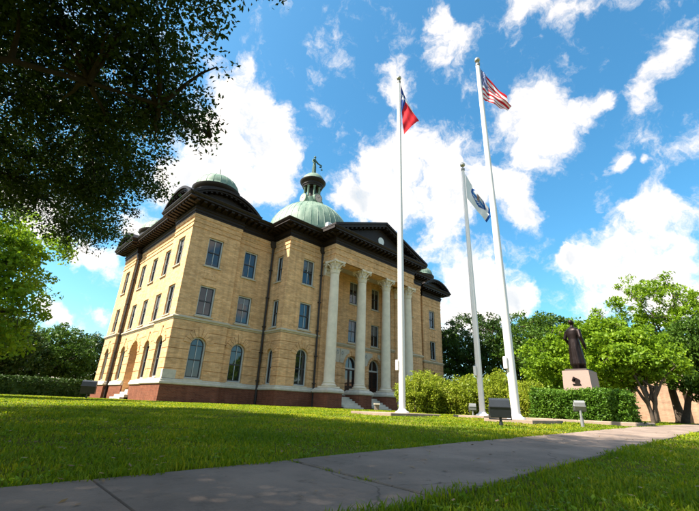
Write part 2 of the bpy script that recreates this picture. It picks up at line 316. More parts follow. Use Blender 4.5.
    def prism(s, poly, axis, a, c):              # extrude a 2D polygon; axis 'y': poly (x,z) from y=a to c; 'x': poly (y,z)
        f = (lambda p, t: (p[0], t, p[1])) if axis == 'y' else ((lambda p, t: (t, p[0], p[1])) if axis == 'x' else (lambda p, t: (p[0], p[1], t)))
        n = len(poly); s.add([f(p, a) for p in poly] + [f(p, c) for p in poly],
            [tuple(range(n)), tuple(range(2 * n - 1, n - 1, -1))] + [(i, i + n, (i + 1) % n + n, (i + 1) % n) for i in range(n)])
    def build(s, name, m, parent=None, smooth=False, fix=True, loc=None):
        if not s.v: return None
        off = world_loc(parent) if parent else Vector((0, 0, 0))
        pos = Vector(loc) if loc is not None else Vector((0, 0, 0))
        if parent is None and loc is not None: off = pos
        me = bpy.data.meshes.new(name); me.from_pydata([(p[0] - off.x, p[1] - off.y, p[2] - off.z) for p in s.v], [], s.f)
        if fix:
            bm = bmesh.new(); bm.from_mesh(me); bmesh.ops.recalc_face_normals(bm, faces=bm.faces); bm.to_mesh(me); bm.free()
        if smooth:
            me.polygons.foreach_set('use_smooth', [True] * len(me.polygons))
            if smooth != True: me.set_sharp_from_angle(angle=R_(smooth))
        me.materials.append(M[m] if isinstance(m, str) else m)
        o = bpy.data.objects.new(name, me); COL.objects.link(o)
        if parent: o.parent = parent
        elif loc is not None: o.location = pos
        return o
def np_mesh(name, verts, loops, starts, totals, m, parent=None, off=None):
    me = bpy.data.meshes.new(name); v = np.asarray(verts, np.float32)
    if off is not None: v = v - np.asarray(off, np.float32)
    me.vertices.add(len(v)); me.vertices.foreach_set('co', v.ravel())
    me.loops.add(len(loops)); me.loops.foreach_set('vertex_index', np.asarray(loops, np.int32))
    me.polygons.add(len(starts)); me.polygons.foreach_set('loop_start', np.asarray(starts, np.int32)); me.polygons.foreach_set('loop_total', np.asarray(totals, np.int32))
    me.update(calc_edges=True); me.materials.append(M[m])
    o = bpy.data.objects.new(name, me); COL.objects.link(o)
    if parent: o.parent = parent
    return o

# ------------------------------------------------------------------ the ground
def gz(x, y):
    x = np.asarray(x, float); y = np.asarray(y, float)
    s = np.where(x > 0, .016 * x, .004 * np.maximum(x, -25)) + .02 * np.maximum(y - 3, -4)
    return .45 * np.tanh(s / .35)
def g1(x, y): return float(gz(x, y))
def axis_pts():
    a = list(np.arange(-12, 36, .5)) + list(np.arange(36, 70, 2)) + [70, 80, 95, 115, 145, 190, 260, 380, 600, 1000]
    return np.array(list(-np.array([1000, 600, 380, 260, 190, 145, 115, 95, 80, 70, 60, 50, 40, 32, 26, 22, 19, 16, 14])) + a)
gx, gy = axis_pts(), axis_pts()
XX, YY = np.meshgrid(gx, gy, indexing='ij'); ZZ = gz(XX, YY)
vv = np.stack([XX, YY, ZZ], -1).reshape(-1, 3); ny = len(gy)
ii, jj = np.meshgrid(np.arange(len(gx) - 1), np.arange(ny - 1), indexing='ij'); a0 = (ii * ny + jj).ravel()
lp = np.stack([a0, a0 + ny, a0 + ny + 1, a0 + 1], -1).ravel()
ground = np_mesh('ground', vv, lp, np.arange(0, len(lp), 4), np.full(len(lp) // 4, 4), 'soil'); ground.data.polygons.foreach_set('use_smooth', [True] * len(ground.data.polygons))
tag(ground, 'green lawn ground around the courthouse', kind='structure')

rnd = random.Random(11)
SW0, SW1 = 1.69, 3.30
sw = empty('sidewalk', (0, 2.5, 0)); tag(sw, 'grey concrete sidewalk running along the lawn', kind='structure')
x = -4.0; k = 0
while x < 62:
    Ls = 1.62
    mb = MB(); jy = rnd.uniform(-.012, .012); dz = rnd.uniform(-.005, .006); g = .005
    c = .008
    z00, z10 = g1(x, SW0) + .03, g1(x + Ls, SW0) + .03; z01, z11 = g1(x, SW1) + .03, g1(x + Ls, SW1) + .03
    X0, X1, Y0, Y1 = x + g, x + Ls - g, SW0 + jy, SW1 + jy
    tl = rnd.uniform(-.004, .004)
    b = [(X0, Y0, z00), (X1, Y0, z10), (X1, Y1, z11), (X0, Y1, z01)]
    b = [(p[0], p[1], p[2] + dz + (tl if i in (1, 2) else -tl)) for i, p in enumerate(b)]
    ins = [(X0 + c, Y0 + c), (X1 - c, Y0 + c), (X1 - c, Y1 - c), (X0 + c, Y1 - c)]
    vs = [(p[0], p[1], p[2] - .12) for p in b] + [(p[0], p[1], p[2] - c) for p in b] + [(q[0], q[1], p[2]) for q, p in zip(ins, b)]
    mb.add(vs, [(0, 1, 5, 4), (1, 2, 6, 5), (2, 3, 7, 6), (3, 0, 4, 7), (4, 5, 9, 8), (5, 6, 10, 9), (6, 7, 11, 10), (7, 4, 8, 11), (8, 9, 10, 11)])
    mb.build('paving_slab', 'concrete', sw)
    x += Ls; k += 1

# ------------------------------------------------------------------ courthouse
CX = 27.1; XL, XR = 10.0, 44.2
E_ = EYE
GB = 0.30
Z_PL, Z_WT, Z_SILL = .97 + E_, 1.30 + E_, 1.42 + E_
Z_B0, Z_B1 = 5.38 + E_, 5.68 + E_
Z_TOP = 13.7 + E_
F2 = (5.88 + E_, 8.18 + E_); F3 = (9.78 + E_, 12.12 + E_)
mx_ = lambda x: 2 * CX - x
left_half = [(10, 28), (14.1, 28), (14.1, 28.3), (17.6, 28.3), (17.6, 25.8), (21.3, 25.8)]
right_half = [(mx_(x), y) for x, y in reversed(left_half)]
rear = [(XR, 31.7), (XR - .4, 31.7), (XR - .4, 41.6), (XR, 41.6), (XR, 45.4), (10, 45.4), (10, 41.6), (10.4, 41.6), (10.4, 31.7), (10, 31.7)]
lowL = left_half[:5] + [(22.95, 25.8)]
low_path = lowL + [(22.95, 27.3), (mx_(22.95), 27.3)] + [(mx_(x), y) for x, y in reversed(lowL)] + rear
top_path = left_half + [(21.3, 24.0), (mx_(21.3), 24.0)] + right_half + rear
court = empty('courthouse', (CX, 36.7, GB))
tag(court, 'buff brick courthouse with columned portico, dark cornices and a green copper dome', 'building')

# lower trim sweeps, broken at the side door
DOOR_Y = 36.65
i0 = low_path.index((10.4, 41.6))
ring = low_path[i0 + 1:] + low_path[:i0 + 1]
open_path = [(10.4, DOOR_Y - 1.05)] + ring + [(10.4, DOOR_Y + 1.05)]
mb = MB(); mb.sweep(open_path, [(-.3, -.3), (.07, -.3), (.07, Z_PL), (-.3, Z_PL)], False); mb.build('plinth', 'red', court)
mb = MB(); mb.sweep(open_path, [(-.3, Z_PL + .001), (.12, Z_PL + .001), (.17, Z_PL + .05), (.17, Z_PL + .17), (.11, Z_PL + .23), (.11, Z_WT - .02), (.06, Z_WT + .04), (-.3, Z_WT + .04)], False); mb.build('water_table', 'stone', court)
mb = MB(); mb.sweep(low_path, [(-.3, Z_B0), (.06, Z_B0), (.08, Z_B0 + .08), (.15, Z_B0 + .13), (.15, Z_B1 - .08), (.05, Z_B1), (-.3, Z_B1)]); mb.build('belt_course', 'tanstone', court)

def seg_wall(p0, p1, z0, z1, ops, off=0.0, depth=.28, zbreaks=(), name='wall', m='brick', ledge=False):
    """wall between p0 and p1; ops: (u, half width, z bottom, z spring or top, arched)"""
    p0 = Vector((*p0, 0)); p1 = Vector((*p1, 0)); d = (p1 - p0); Lg = d.length; d.normalize(); n = Vector((d.y, -d.x, 0))
    def P(u, z, o): q = p0 + d * u + n * o; return (q.x, q.y, z)
    zs = {z0, z1} | {z for z in zbreaks if z0 < z < z1}
    for (u, hw, zb, zt, arch) in ops:
        zs |= {z for z in (zb, zt) if z0 < z < z1}
        if arch:
            for k in range(1, 13):
                z = zt + hw * math.sin(math.pi / 2 * k / 12)
                if z0 < z < z1: zs.add(z)
    zs = sorted(zs); mb = MB()
    def half(op, z, up):
        u, hw, zb, zt, arch = op
        lo, hi = zb, zt + (hw if arch else 0)
        if z < lo - 1e-6 or z > hi + 1e-6 or (up and z >= hi - 1e-6) or (not up and z <= lo + 1e-6): return None
        return hw if (not arch or z <= zt) else math.sqrt(max(0, hw * hw - (z - zt) ** 2))
    for za, zb in zip(zs[:-1], zs[1:]):
        cuts = []
        for op in sorted(ops):
            zm = (za + zb) / 2; hi = op[3] + (op[1] if op[4] else 0)
            if op[2] < zm < hi:
                f = lambda z: op[1] if (not op[4] or z <= op[3]) else math.sqrt(max(0, op[1] ** 2 - (z - op[3]) ** 2))
                cuts.append((op[0], f(za), f(zb)))
        la = lb = 0.0
        for (u, ha, hb) in cuts + [(None, 0, 0)]:
            ra, rb = (Lg, Lg) if u is None else (u - ha, u - hb)
            mb.quad(P(la, za, off), P(ra, za, off), P(rb, zb, off), P(lb, zb, off))
            if u is not None:
                mb.quad(P(ra, za, off), P(ra, za, -depth), P(rb, zb, -depth), P(rb, zb, off))
                la, lb = u + ha, u + hb
                mb.quad(P(la, za, -depth), P(la, za, off), P(lb, zb, off), P(lb, zb, -depth))
    for (u, hw, zb, zt, arch) in ops:
        if zb > z0: mb.quad(P(u - hw, zb, off), P(u + hw, zb, off), P(u + hw, zb, -depth), P(u - hw, zb, -depth))
        if not arch and zt < z1: mb.quad(P(u - hw, zt, -depth), P(u + hw, zt, -depth), P(u + hw, zt, off), P(u - hw, zt, off))
    if ledge:
        def runs(z):
            c = []
            for op in sorted(ops):
                hi = op[3] + (op[1] if op[4] else 0)
                if op[2] <= z < hi: h = op[1] if (not op[4] or z <= op[3]) else math.sqrt(max(0, op[1] ** 2 - (z - op[3]) ** 2)); c.append((op[0] - h, op[0] + h))
            e = [0.0] + [q for p in c for q in p] + [Lg]; return [(e[i], e[i + 1]) for i in range(0, len(e), 2)]
        for z in (z0, z1):
            for a, b in runs(z): mb.quad(P(a, z, off), P(b, z, off), P(b, z, -.06), P(a, z, -.06))
        mb.quad(P(0, z0, off), P(0, z1, off), P(0, z1, -.06), P(0, z0, -.06)); mb.quad(P(Lg, z0, off), P(Lg, z1, off), P(Lg, z1, -.06), P(Lg, z0, -.06))
    if ledge:
        key = lambda p: (round(p[0], 3), round(p[1], 3), round(p[2], 3)); par = {}
        def find(k):
            while par.setdefault(k, k) != k: k = par[k]
            return k
        for f in mb.f:
            ks = [find(key(mb.v[i])) for i in f]
            for q in ks[1:]: par[find(q)] = find(ks[0])
        isl = {}
        for f in mb.f: isl.setdefault(find(key(mb.v[f[0]])), []).append(f)
        for fs in isl.values():
            nb = MB()
            for f in fs: nb.add([mb.v[i] for i in f], [tuple(range(len(f)))])
            nb.build(name, m, court, fix=False)
        return None, P
    o = mb.build(name, m, court, fix=False)
    return o, P

def window(P, u, hw, z0, z1, arch, rows=2, cols=2, depth=.24):
    """casing, sill, sash bars and glass in one opening; P maps (along, height, out) to a point"""
    def bar(mb, ua, ub, za, zb, o0, o1):
        vs = [P(a, z, o) for o in (o0, o1) for a, z in ((ua, za), (ub, za), (ub, zb), (ua, zb))]
        mb.add(vs, ((0, 3, 2, 1), (4, 5, 6, 7), (0, 1, 5, 4), (1, 2, 6, 5), (2, 3, 7, 6), (3, 0, 4, 7)))
    def archbar(mb, r0, r1, zs, o0, o1, n=14):
        for k in range(n):
            a, b = math.pi * k / n, math.pi * (k + 1) / n
            q = [(r0, a), (r1, a), (r1, b), (r0, b)]
            vs = [P(u + r * math.cos(t), zs + r * math.sin(t), o) for o in (o0, o1) for r, t in q]
            mb.add(vs, ((0, 3, 2, 1), (4, 5, 6, 7), (1, 2, 6, 5), (3, 0, 4, 7)))
    t = .10; c = MB(); o0, o1 = -depth, -depth + .12
    bar(c, u - hw, u - hw + t, z0, z1, o0, o1); bar(c, u + hw - t, u + hw, z0, z1, o0, o1); bar(c, u - hw + t, u + hw - t, z0, z0 + t, o0, o1 - .004)
    if arch: archbar(c, hw - t, hw - .002, z1, o0, o1)
    else: bar(c, u - hw + t, u + hw - t, z1 - t, z1, o0, o1 - .004)
    w = c.build('window', 'casing', court)
    s = MB(); q = .055; a0, a1 = -depth + .02, -depth + .075
    h = hw - t
    zt = z1 if arch else z1 - t
    bar(s, u - h, u - h + q, z0 + t, zt, a0, a1); bar(s, u + h - q, u + h, z0 + t, zt, a0, a1); bar(s, u - h + q, u + h - q, z0 + t, z0 + t + q * 1.5, a0, a1 - .003)
    zm = (z0 + (z1 + (hw * .5 if arch else 0))) / 2
    bar(s, u - h + q, u + h - q, zm - .045, zm + .045, a0, a1 + .02)
    if arch: archbar(s, h - q, h, z1, a0, a1); bar(s, u - h + q, u + h - q, z1 - .03, z1 + .03, a0, a1 - .003)
    else: bar(s, u - h + q, u + h - q, zt - q, zt, a0, a1 - .003)
    s.build('sash', 'sash', w)
    mu = MB()
    zt2 = z1 + h - .01 if arch else zt - q
    for k in range(1, cols):
        uu = u - h + 2 * h * k / cols; bar(mu, uu - .022, uu + .022, z0 + t + q, zt2, a0 + .005, a1 + .008)
    mu.build('muntin', 'muntin', w)
    g = MB(); e = -depth + .035
    if arch:
        pts = [(u - h, z0 + t), (u + h, z0 + t), (u + h, z1)] + [(u + h * math.cos(math.pi * k / 14), z1 + h * math.sin(math.pi * k / 14)) for k in range(1, 14)] + [(u - h, z1)]
        g.add([P(a, z, e) for a, z in pts], [tuple(range(len(pts)))])
    else: g.quad(P(u - h, z0 + t, e), P(u + h, z0 + t, e), P(u + h, zt, e), P(u - h, zt, e))
    g.build('pane', 'glass', w, fix=False)
    k = random.Random(int(u * 977 + z0 * 131 + P(0, 0, 0)[0] * 17)).random()
    if k < .4 and not arch:
        zb_ = zt - (zt - z0) * (.18 + .75 * k); bl = MB(); e2 = e + .006
        bl.quad(P(u - h + .04, zb_, e2), P(u + h - .04, zb_, e2), P(u + h - .04, zt, e2), P(u - h + .04, zt, e2)); bl.build('blind', 'blind', w, fix=False)
    return w
def sill(P, u, hw, z, m='stone'):
    mb = MB(); vs = [P(a, zz, o) for o in (-.2, .10) for a, zz in ((u - hw - .1, z - .13), (u + hw + .1, z - .13), (u + hw + .1, z - .002 if o < 0 else z - .03), (u - hw - .1, z - .002 if o < 0 else z - .03))]
    mb.add(vs, ((0, 3, 2, 1), (4, 5, 6, 7), (0, 1, 5, 4), (1, 2, 6, 5), (2, 3, 7, 6), (3, 0, 4, 7))); mb.build('window_sill', m, court)
def voussoirs(P, u, hw, zs, r1=None, o=.075, n=9, span=0.0, m='brick'):
    mb = MB(); r0 = hw + .015; r1 = r1 or hw + .55
    for k in range(n):
        a = span + (math.pi - 2 * span) * k / n + .02; b = span + (math.pi - 2 * span) * (k + 1) / n - .02
        rr = r1 + (.16 if k == n // 2 else 0); oo = o + (.03 if k == n // 2 else 0)
        am = (a + b) / 2
        q = [(r0, a), (r0, am), (r0, b), (rr, b), (rr, am), (rr, a)]
        vs = [P(u + r * math.cos(t), zs + r * math.sin(t), w) for w in (-.03, oo) for r, t in q]
        mb.add(vs, (tuple(range(5, -1, -1)), tuple(range(6, 12))) + tuple((i, (i + 1) % 6, (i + 1) % 6 + 6, i + 6) for i in range(6)))
    mb.build('window_arch', m, court)

def facade(p0, p1, wins, ground=True, hw=.625, ghw=.60, doors=(), upper=True, bands=True, sills=True):
    gops = []
    if ground:
        for u in wins:
            if u in doors: continue
            gops.append((u, ghw, Z_SILL, 3.72 + E_, True))
    dops = [(d, doors[d][0], doors[d][1], doors[d][2], True) for d in (doors or {})]
    Lg = (Vector(p1) - Vector(p0)).length
    _, P = seg_wall(p0, p1, -.2, Z_B0 + .02, gops + dops, off=-.035, depth=.55)
    if bands:
        zb = Z_WT + .04; hb = (Z_B0 - zb) / 6
        for k in range(6):
            seg_wall(p0, p1, zb + hb * k + .022, zb + hb * (k + 1) - .022, gops + dops, off=.025, depth=.02, name='brick_band', ledge=True)
    for (u, h, z0, zs, a) in gops:
        window(P, u, h, z0, zs, True, depth=.26); sill(P, u, h, z0); voussoirs(P, u, h, zs, span=.15)
    uops = []
    if upper:
        for u in wins: uops += [(u, hw, F2[0], F2[1], False), (u, hw, F3[0], F3[1], False)]
    _, P2 = seg_wall(p0, p1, Z_B1 - .02, Z_TOP + .3, uops)
    for (u, h, z0, z1, a) in uops:
        window(P2, u, h, z0, z1, False)
        if sills: sill(P2, u, h, z0, 'tanstone')
    return P, P2, dops

seg_list = list(zip(low_path, low_path[1:] + low_path[:1]))
def u_of(p0, p1, val):
    return abs(val - (p0[0] if abs(p1[0] - p0[0]) > abs(p1[1] - p0[1]) else p0[1]))
plan = {}
for sx in (0, 1):
    f = (lambda x: x) if sx == 0 else mx_
    for (a, b), w in {((10, 28), (14.1, 28)): [12.07], ((14.1, 28.3), (17.6, 28.3)): [15.45], ((17.6, 25.8), (22.95, 25.8)): [19.85]}.items():
        plan[((f(a[0]), a[1]), (f(b[0]), b[1]))] = [f(x) for x in w]
DH = .86
for (p0, p1) in seg_list:
    Ls = (Vector(p1) - Vector(p0)).length; got = None
    for (a, b), w in plan.items():
        if (p0, p1) in ((a, b), (b, a)): got = w
    if got: facade(p0, p1, [u_of(p0, p1, x) for x in got])
    elif abs(p0[1] - 27.3) < .01 and abs(p1[1] - 27.3) < .01:
        bays = [u_of(p0, p1, CX + dx) for dx in (-3.3, 0, 3.3)]
        P, P2, dops = facade(p0, p1, bays, doors={u: (DH, 1.35, 3.75 + E_) for u in bays}, bands=True)
        for (u, h, z0, zs, a) in dops:
            d = MB(); dn = .42
            def bar(mb, ua, ub, za, zb, o0, o1):
                vs = [P(a_, z_, o_) for o_ in (o0, o1) for a_, z_ in ((ua, za), (ub, za), (ub, zb), (ua, zb))]
                mb.add(vs, ((0, 3, 2, 1), (4, 5, 6, 7), (0, 1, 5, 4), (1, 2, 6, 5), (2, 3, 7, 6), (3, 0, 4, 7)))
            for s in (-1, 1):
                e0, e1 = sorted((u + s * .015, u + s * (h - .09)))
                bar(d, e0, e0 + .11, z0, zs - .35, -dn, -dn + .06); bar(d, e1 - .11, e1, z0, zs - .35, -dn, -dn + .06)
                for za, zb in ((z0, z0 + .25), (z0 + 1.0, z0 + 1.12), (zs - .47, zs - .35)): bar(d, e0 + .11, e1 - .11, za, zb, -dn, -dn + .055)
                bar(d, e0 + .11, e1 - .11, z0 + .25, z0 + 1.0, -dn, -dn + .03)
            do = d.build('door', 'door', court)
            gl = MB()
            for s in (-1, 1):
                e0, e1 = sorted((u + s * .125, u + s * (h - .2))); bar(gl, e0, e1, z0 + 1.12, zs - .47, -dn + .01, -dn + .03)
            pts = [(u - h + .09, zs - .2), (u + h - .09, zs - .2)] + [(u + (h - .09) * math.cos(math.pi * k / 14), zs + (h - .09) * math.sin(math.pi * k / 14)) for k in range(15)]
            gl.add([P(a_, z_, -dn + .02) for a_, z_ in pts], [tuple(range(len(pts)))]); gl.build('pane', 'glass', do, fix=False)
            fr = MB(); t = .09
            for s in (-1, 1): e0, e1 = sorted((u + s * (h - t), u + s * h)); bar(fr, e0, e1, z0, zs, -dn - .02, -dn + .13)
            bar(fr, u - h + t, u + h - t, zs - .35, zs - .2, -dn - .02, -dn + .12)
            for k in range(14):
                a_, b_ = math.pi * k / 14, math.pi * (k + 1) / 14
                vs = [P(u + r * math.cos(tt), zs + r * math.sin(tt), o) for o in (-dn - .02, -dn + .13) for r, tt in ((h - t, a_), (h, a_), (h, b_), (h - t, b_))]
                fr.add(vs, ((0, 3, 2, 1), (4, 5, 6, 7), (1, 2, 6, 5), (3, 0, 4, 7)))
            bar(fr, u - .025, u + .025, zs - .2, zs + h - t, -dn, -dn + .07)
            fr.build('door_frame', 'casing', do)
            voussoirs(P, u, h, zs, r1=h + .28, o=.06, n=11, m='brick')
            # carved pale spandrel panels left and right of the arch head
            for s in (-1, 1):
                sp = MB(); pts = [(u + s * (h + .34), zs + .12)] + [(u + s * (h + .31) * math.cos(t_), zs + (h + .31) * math.sin(t_)) for t_ in (.25, .5, .75, 1.0, 1.2)]
                pts += [(u + s * (h + .31) * math.cos(1.2), zs + h + .55), (u + s * (h + .34) + s * .42, zs + h + .55), (u + s * (h + .34) + s * .42, zs + .12)]
                n = len(pts); vs = [P(a_, z_, o) for o in (-.02, .065) for a_, z_ in pts]
                sp.add(vs, [tuple(range(n)), tuple(range(2 * n - 1, n - 1, -1))] + [(i, (i + 1) % n, (i + 1) % n + n, i + n) for i in range(n)])
                spo = sp.build('spandrel_panel', 'stone', court)
                cv = MB(); c0 = (u + s * (h + .48), zs + h + .18)
                for k in range(6):
                    t_ = k * 1.05; cv.ball(P(c0[0] + .11 * math.cos(t_), c0[1] + .14 * math.sin(t_), .08), .06, 6, 4)
                cv.build('carving', 'casing', spo)
    elif abs(p0[0] - 10.4) < .01 and abs(p1[0] - 10.4) < .01:
        ws = [u_of(p0, p1, y) for y in (39.7, 36.65, 33.6)]
        P, P2, dops = facade(p0, p1, ws, doors={ws[1]: (1.0, .62, 3.55 + E_)})
        u, h, z0, zs, a = dops[0]
        # vaulted entrance recess behind the side arch
        n_in = MB()
        arc = [(u - h, z0), (u - h, zs)] + [(u - h * math.cos(math.pi * k / 12), zs + h * math.sin(math.pi * k / 12)) for k in range(1, 12)] + [(u + h, zs), (u + h, z0)]
        for q0, q1 in zip(arc[:-1], arc[1:]): n_in.quad(P(*q0, -.55), P(*q1, -.55), P(*q1, -1.5), P(*q0, -1.5))
        n_in.add([P(*q, -1.5) for q in arc], [tuple(range(len(arc)))]); n_in.build('entrance_recess', 'brick', court, fix=False)
        dd = MB(); vs = [P(a_, z_, o) for o in (-1.48, -1.4) for a_, z_ in ((u - .7, z0 + .9), (u + .7, z0 + .9), (u + .7, zs - .3), (u - .7, zs - .3))]
        dd.add(vs, ((0, 3, 2, 1), (4, 5, 6, 7), (0, 1, 5, 4), (1, 2, 6, 5), (2, 3, 7, 6), (3, 0, 4, 7))); dd.build('door', 'door', court)
        for k in range(5):
            st = MB(); st.bbox(9.75 + .3 * k, 12.1, DOOR_Y - 1.35 + (.36 if k > 1 else 0), DOOR_Y + 1.35 - (.36 if k > 1 else 0), -.1, .42 + .2 * (k + 1), .02); st.build('step', 'stone', court)
        voussoirs(P, u, h, zs, r1=h + .45, n=11)
    elif abs(p0[0] - XL) < .01 and Ls > 3 and abs(p1[0] - XL) < .01:
        facade(p0, p1, [u_of(p0, p1, 43.3 if p0[1] > 40 else 29.77)])
    elif abs(p0[0] - 17.6) < .01 or abs(p0[0] - mx_(17.6)) < .01 and abs(p1[0] - p0[0]) < .01:
        facade(p0, p1, [Ls / 2], hw=.42, ghw=.40) if abs(p1[0] - p0[0]) < .01 else facade(p0, p1, [])
    else: facade(p0, p1, [])

# brick string courses under the cornice
for z0_, z1_, o_ in ((12.62, 12.72, .05), (13.02, 13.10, .045), (13.42, 13.72, .05)):
    mb = MB(); mb.sweep(low_path, [(-.2, z0_ + E_ - .02), (o_, z0_ + E_), (o_, z1_ + E_), (-.2, z1_ + E_)]); mb.build('string_course', 'brick', court)
# carved panels between the 2nd and 3rd floor windows of the end pavilions
for xx in (12.07, mx_(12.07)):
    mb = MB(); mb.bbox(xx - .55, xx + .55, 27.96, 28.1, 8.72 + E_, 9.4 + E_, .02); po = mb.build('brick_panel', 'brick', court)
    mb = MB()
    for s in (-1, 1):
        for k in range(4): mb.ball((xx + s * (.14 + .1 * k), 27.955, 9.06 + E_ + .1 * math.sin(k * 1.7)), (.07, .03, .09), 6, 4)
    mb.build('carving', 'brick', po)

# ---- entablature and cornice, all round
Zt = Z_TOP
roof_path = top_path
mb = MB(); mb.sweep(roof_path, [(-.1, Zt - .02), (.06, Zt), (.06, Zt + .16), (.12, Zt + .17), (.12, Zt + .36), (.2, Zt + .42), (.2, Zt + .46), (.1, Zt + .47), (.1, Zt + .72), (.24, Zt + .80), (-.1, Zt + .82)]); mb.build('architrave', 'trim', court)
mb = MB(); mb.sweep(roof_path, [(-.1, Zt + .80), (.22, Zt + .80), (.28, Zt + .86), (.98, Zt + .88), (.98, Zt + 1.02), (1.03, Zt + 1.03), (1.13, Zt + 1.18), (1.13, Zt + 1.24), (.2, Zt + 1.34), (-.1, Zt + 1.35)]); mb.build('cornice', 'trim', court)
mb = MB(); bl = MB()
n = len(roof_path)
for i in range(n):
    a, b = Vector(roof_path[i]), Vector(roof_path[(i + 1) % n]); d = b - a; Lg = d.length
    if Lg < 1 or a.y > 45 and b.y > 45 or a.x > 43.5 and b.x > 43.5: continue
    d.normalize(); nn = Vector((d.y, -d.x)); k = max(1, int(round((Lg + 1.2) / .56)))
    for q in range(k):
        u = -.6 + (Lg + 1.2) * (q + .5) / k
        c = a + d * u
        for (o0, o1, hw, z0_, z1_, B) in ((.2, .86, .13, Zt + .66, Zt + .865, mb),):
            vs = []
            for z_ in (z0_, z1_):
                for uu, oo in ((-hw, o0), (hw, o0), (hw, o1), (-hw, o1)):
                    p = c + d * uu + nn * oo; vs.append((p.x, p.y, z_ + (.07 if (oo > .5 and z_ == z0_) else 0)))
            B.add(vs, ((0, 3, 2, 1), (4, 5, 6, 7), (0, 1, 5, 4), (1, 2, 6, 5), (2, 3, 7, 6), (3, 0, 4, 7)))
tag(mb.build('modillion', 'trim', court), kind='stuff')
mb = MB(); mb.add([(x, y, Zt + 1.30) for x, y in roof_path], [tuple(range(len(roof_path)))]); mb.build('roof', 'roof', court, fix=False)

# ---- segmental pediments on the corner pavilions
ZC = Zt + 1.22
def seg_pediment(axis, c, plane, sgn, a=3.05, h=1.22):
    """axis 'x': arc spans x, faces -y*sgn at plane; axis 'y' likewise"""
    Rr = (a * a + h * h) / (2 * h); th = math.asin(a / Rr); zc = ZC + h - Rr
    ang = [-th + 2 * th * k / 20 for k in range(21)]
    out = [(c + Rr * math.sin(t), zc + Rr * math.cos(t)) for t in ang]
    def ringpoly(r0, r1, t0=-th, t1=th, n=20):
        aa = [t0 + (t1 - t0) * k / n for k in range(n + 1)]
        return [(c + r1 * math.sin(t), max(zc + r1 * math.cos(t), ZC - .02)) for t in aa] + [(c + r0 * math.sin(t), max(zc + r0 * math.cos(t), ZC - .02)) for t in reversed(aa)]
    pr = 'y' if axis == 'x' else 'x'
    o = MB()
    for r0, r1, d0 in ((Rr - .20, Rr, .0), (Rr - .34, Rr - .20, .14)):
        aa = ang
        for t0, t1 in zip(aa[:-1], aa[1:]):
            o.prism([(c + r0 * math.sin(t0), zc + r0 * math.cos(t0)), (c + r1 * math.sin(t0), zc + r1 * math.cos(t0)), (c + r1 * math.sin(t1), zc + r1 * math.cos(t1)), (c + r0 * math.sin(t1), zc + r0 * math.cos(t1))], pr, plane + sgn * d0, plane + sgn * 2.6)
    po = o.build('curved_pediment', 'trim', court)
    t = MB(); pts = [(c + (Rr - .3) * math.sin(q), zc + (Rr - .3) * math.cos(q)) for q in ang]; pts = [p for p in pts if p[1] > ZC - .05]
    pts = [(pts[0][0], ZC - .05)] + pts + [(pts[-1][0], ZC - .05)]
    t.prism(pts, pr, plane + sgn * .62, plane + sgn * .8); t.build('tympanum', 'trim', po)
    mo = MB(); nk = 13
    for k in range(1, nk):
        q = -th * .92 + 2 * th * .92 * k / nk; r = Rr - .40; w = .09
        pts = [(c + rr * math.sin(q + dq), zc + rr * math.cos(q + dq)) for rr, dq in ((r - .05, -w / r), (r - .05, w / r), (r + .08, w / r), (r + .08, -w / r))]
        if min(p[1] for p in pts) > ZC: mo.prism(pts, pr, plane + sgn * .2, plane + sgn * .66)
    tag(mo.build('modillion', 'trim', po), kind='stuff')
for cx in (12.05, mx_(12.05)):
    seg_pediment('x', cx, 26.88, 1)
    seg_pediment('x', cx, 46.5, -1)
for cy in (29.85, 43.5):
    seg_pediment('y', cy, 8.88, 1, a=2.8, h=1.2); seg_pediment('y', cy, XR + 1.12, -1, a=2.8, h=1.2)

# ---- corner cupolas
def dome_profile(R, z0, hh, n=12): return [(R * math.cos(math.pi / 2 * k / n), z0 + hh * math.sin(math.pi / 2 * k / n)) for k in range(n + 1)]
def dome_ribs(cx, cy, R, z0, hh, cnt, w, t, k1=.93):
    mb = MB()
    for q in range(cnt):
        a = 2 * math.pi * q / cnt; pts = []
        for k in range(11):
            e = math.pi / 2 * k1 * k / 10; r = R * math.cos(e); pts.append((cx + r * math.cos(a), cy + r * math.sin(a), z0 + hh * math.sin(e)))
        mb.tube(pts, t, 5)
    return mb
for cx in (12.05, mx_(12.05)):
    for cy in (29.85, 43.5):
        d = MB(); d.lathe(cx, cy, [(2.0, Zt + 1.2), (2.0, Zt + 2.3), (1.88, Zt + 2.4), (1.84, Zt + 3.05), (1.92, Zt + 3.1), (2.04, Zt + 3.3), (2.06, Zt + 3.42), (1.8, Zt + 3.5)], 32)
        cu = d.build('corner_cupola', 'trim', court, smooth=35)
        d = MB(); d.lathe(cx, cy, [(1.96, Zt + 3.46)] + dome_profile(1.86, Zt + 3.55, 1.45), 40, cap=False); d.build('dome', 'copper', cu, smooth=True)
        dome_ribs(cx, cy, 1.86, Zt + 3.55, 1.45, 20, .02, .022).build('rib', 'copper', cu)
        d = MB(); d.lathe(cx, cy, [(r_, z_ + .88) for r_, z_ in ((.16, Zt + 4.05), (.16, Zt + 4.2), (.06, Zt + 4.26), (.1, Zt + 4.38), (.035, Zt + 4.5), (.03, Zt + 4.9), (0, Zt + 5.1))], 10); d.build('finial', 'copper_dark', cu, smooth=40)

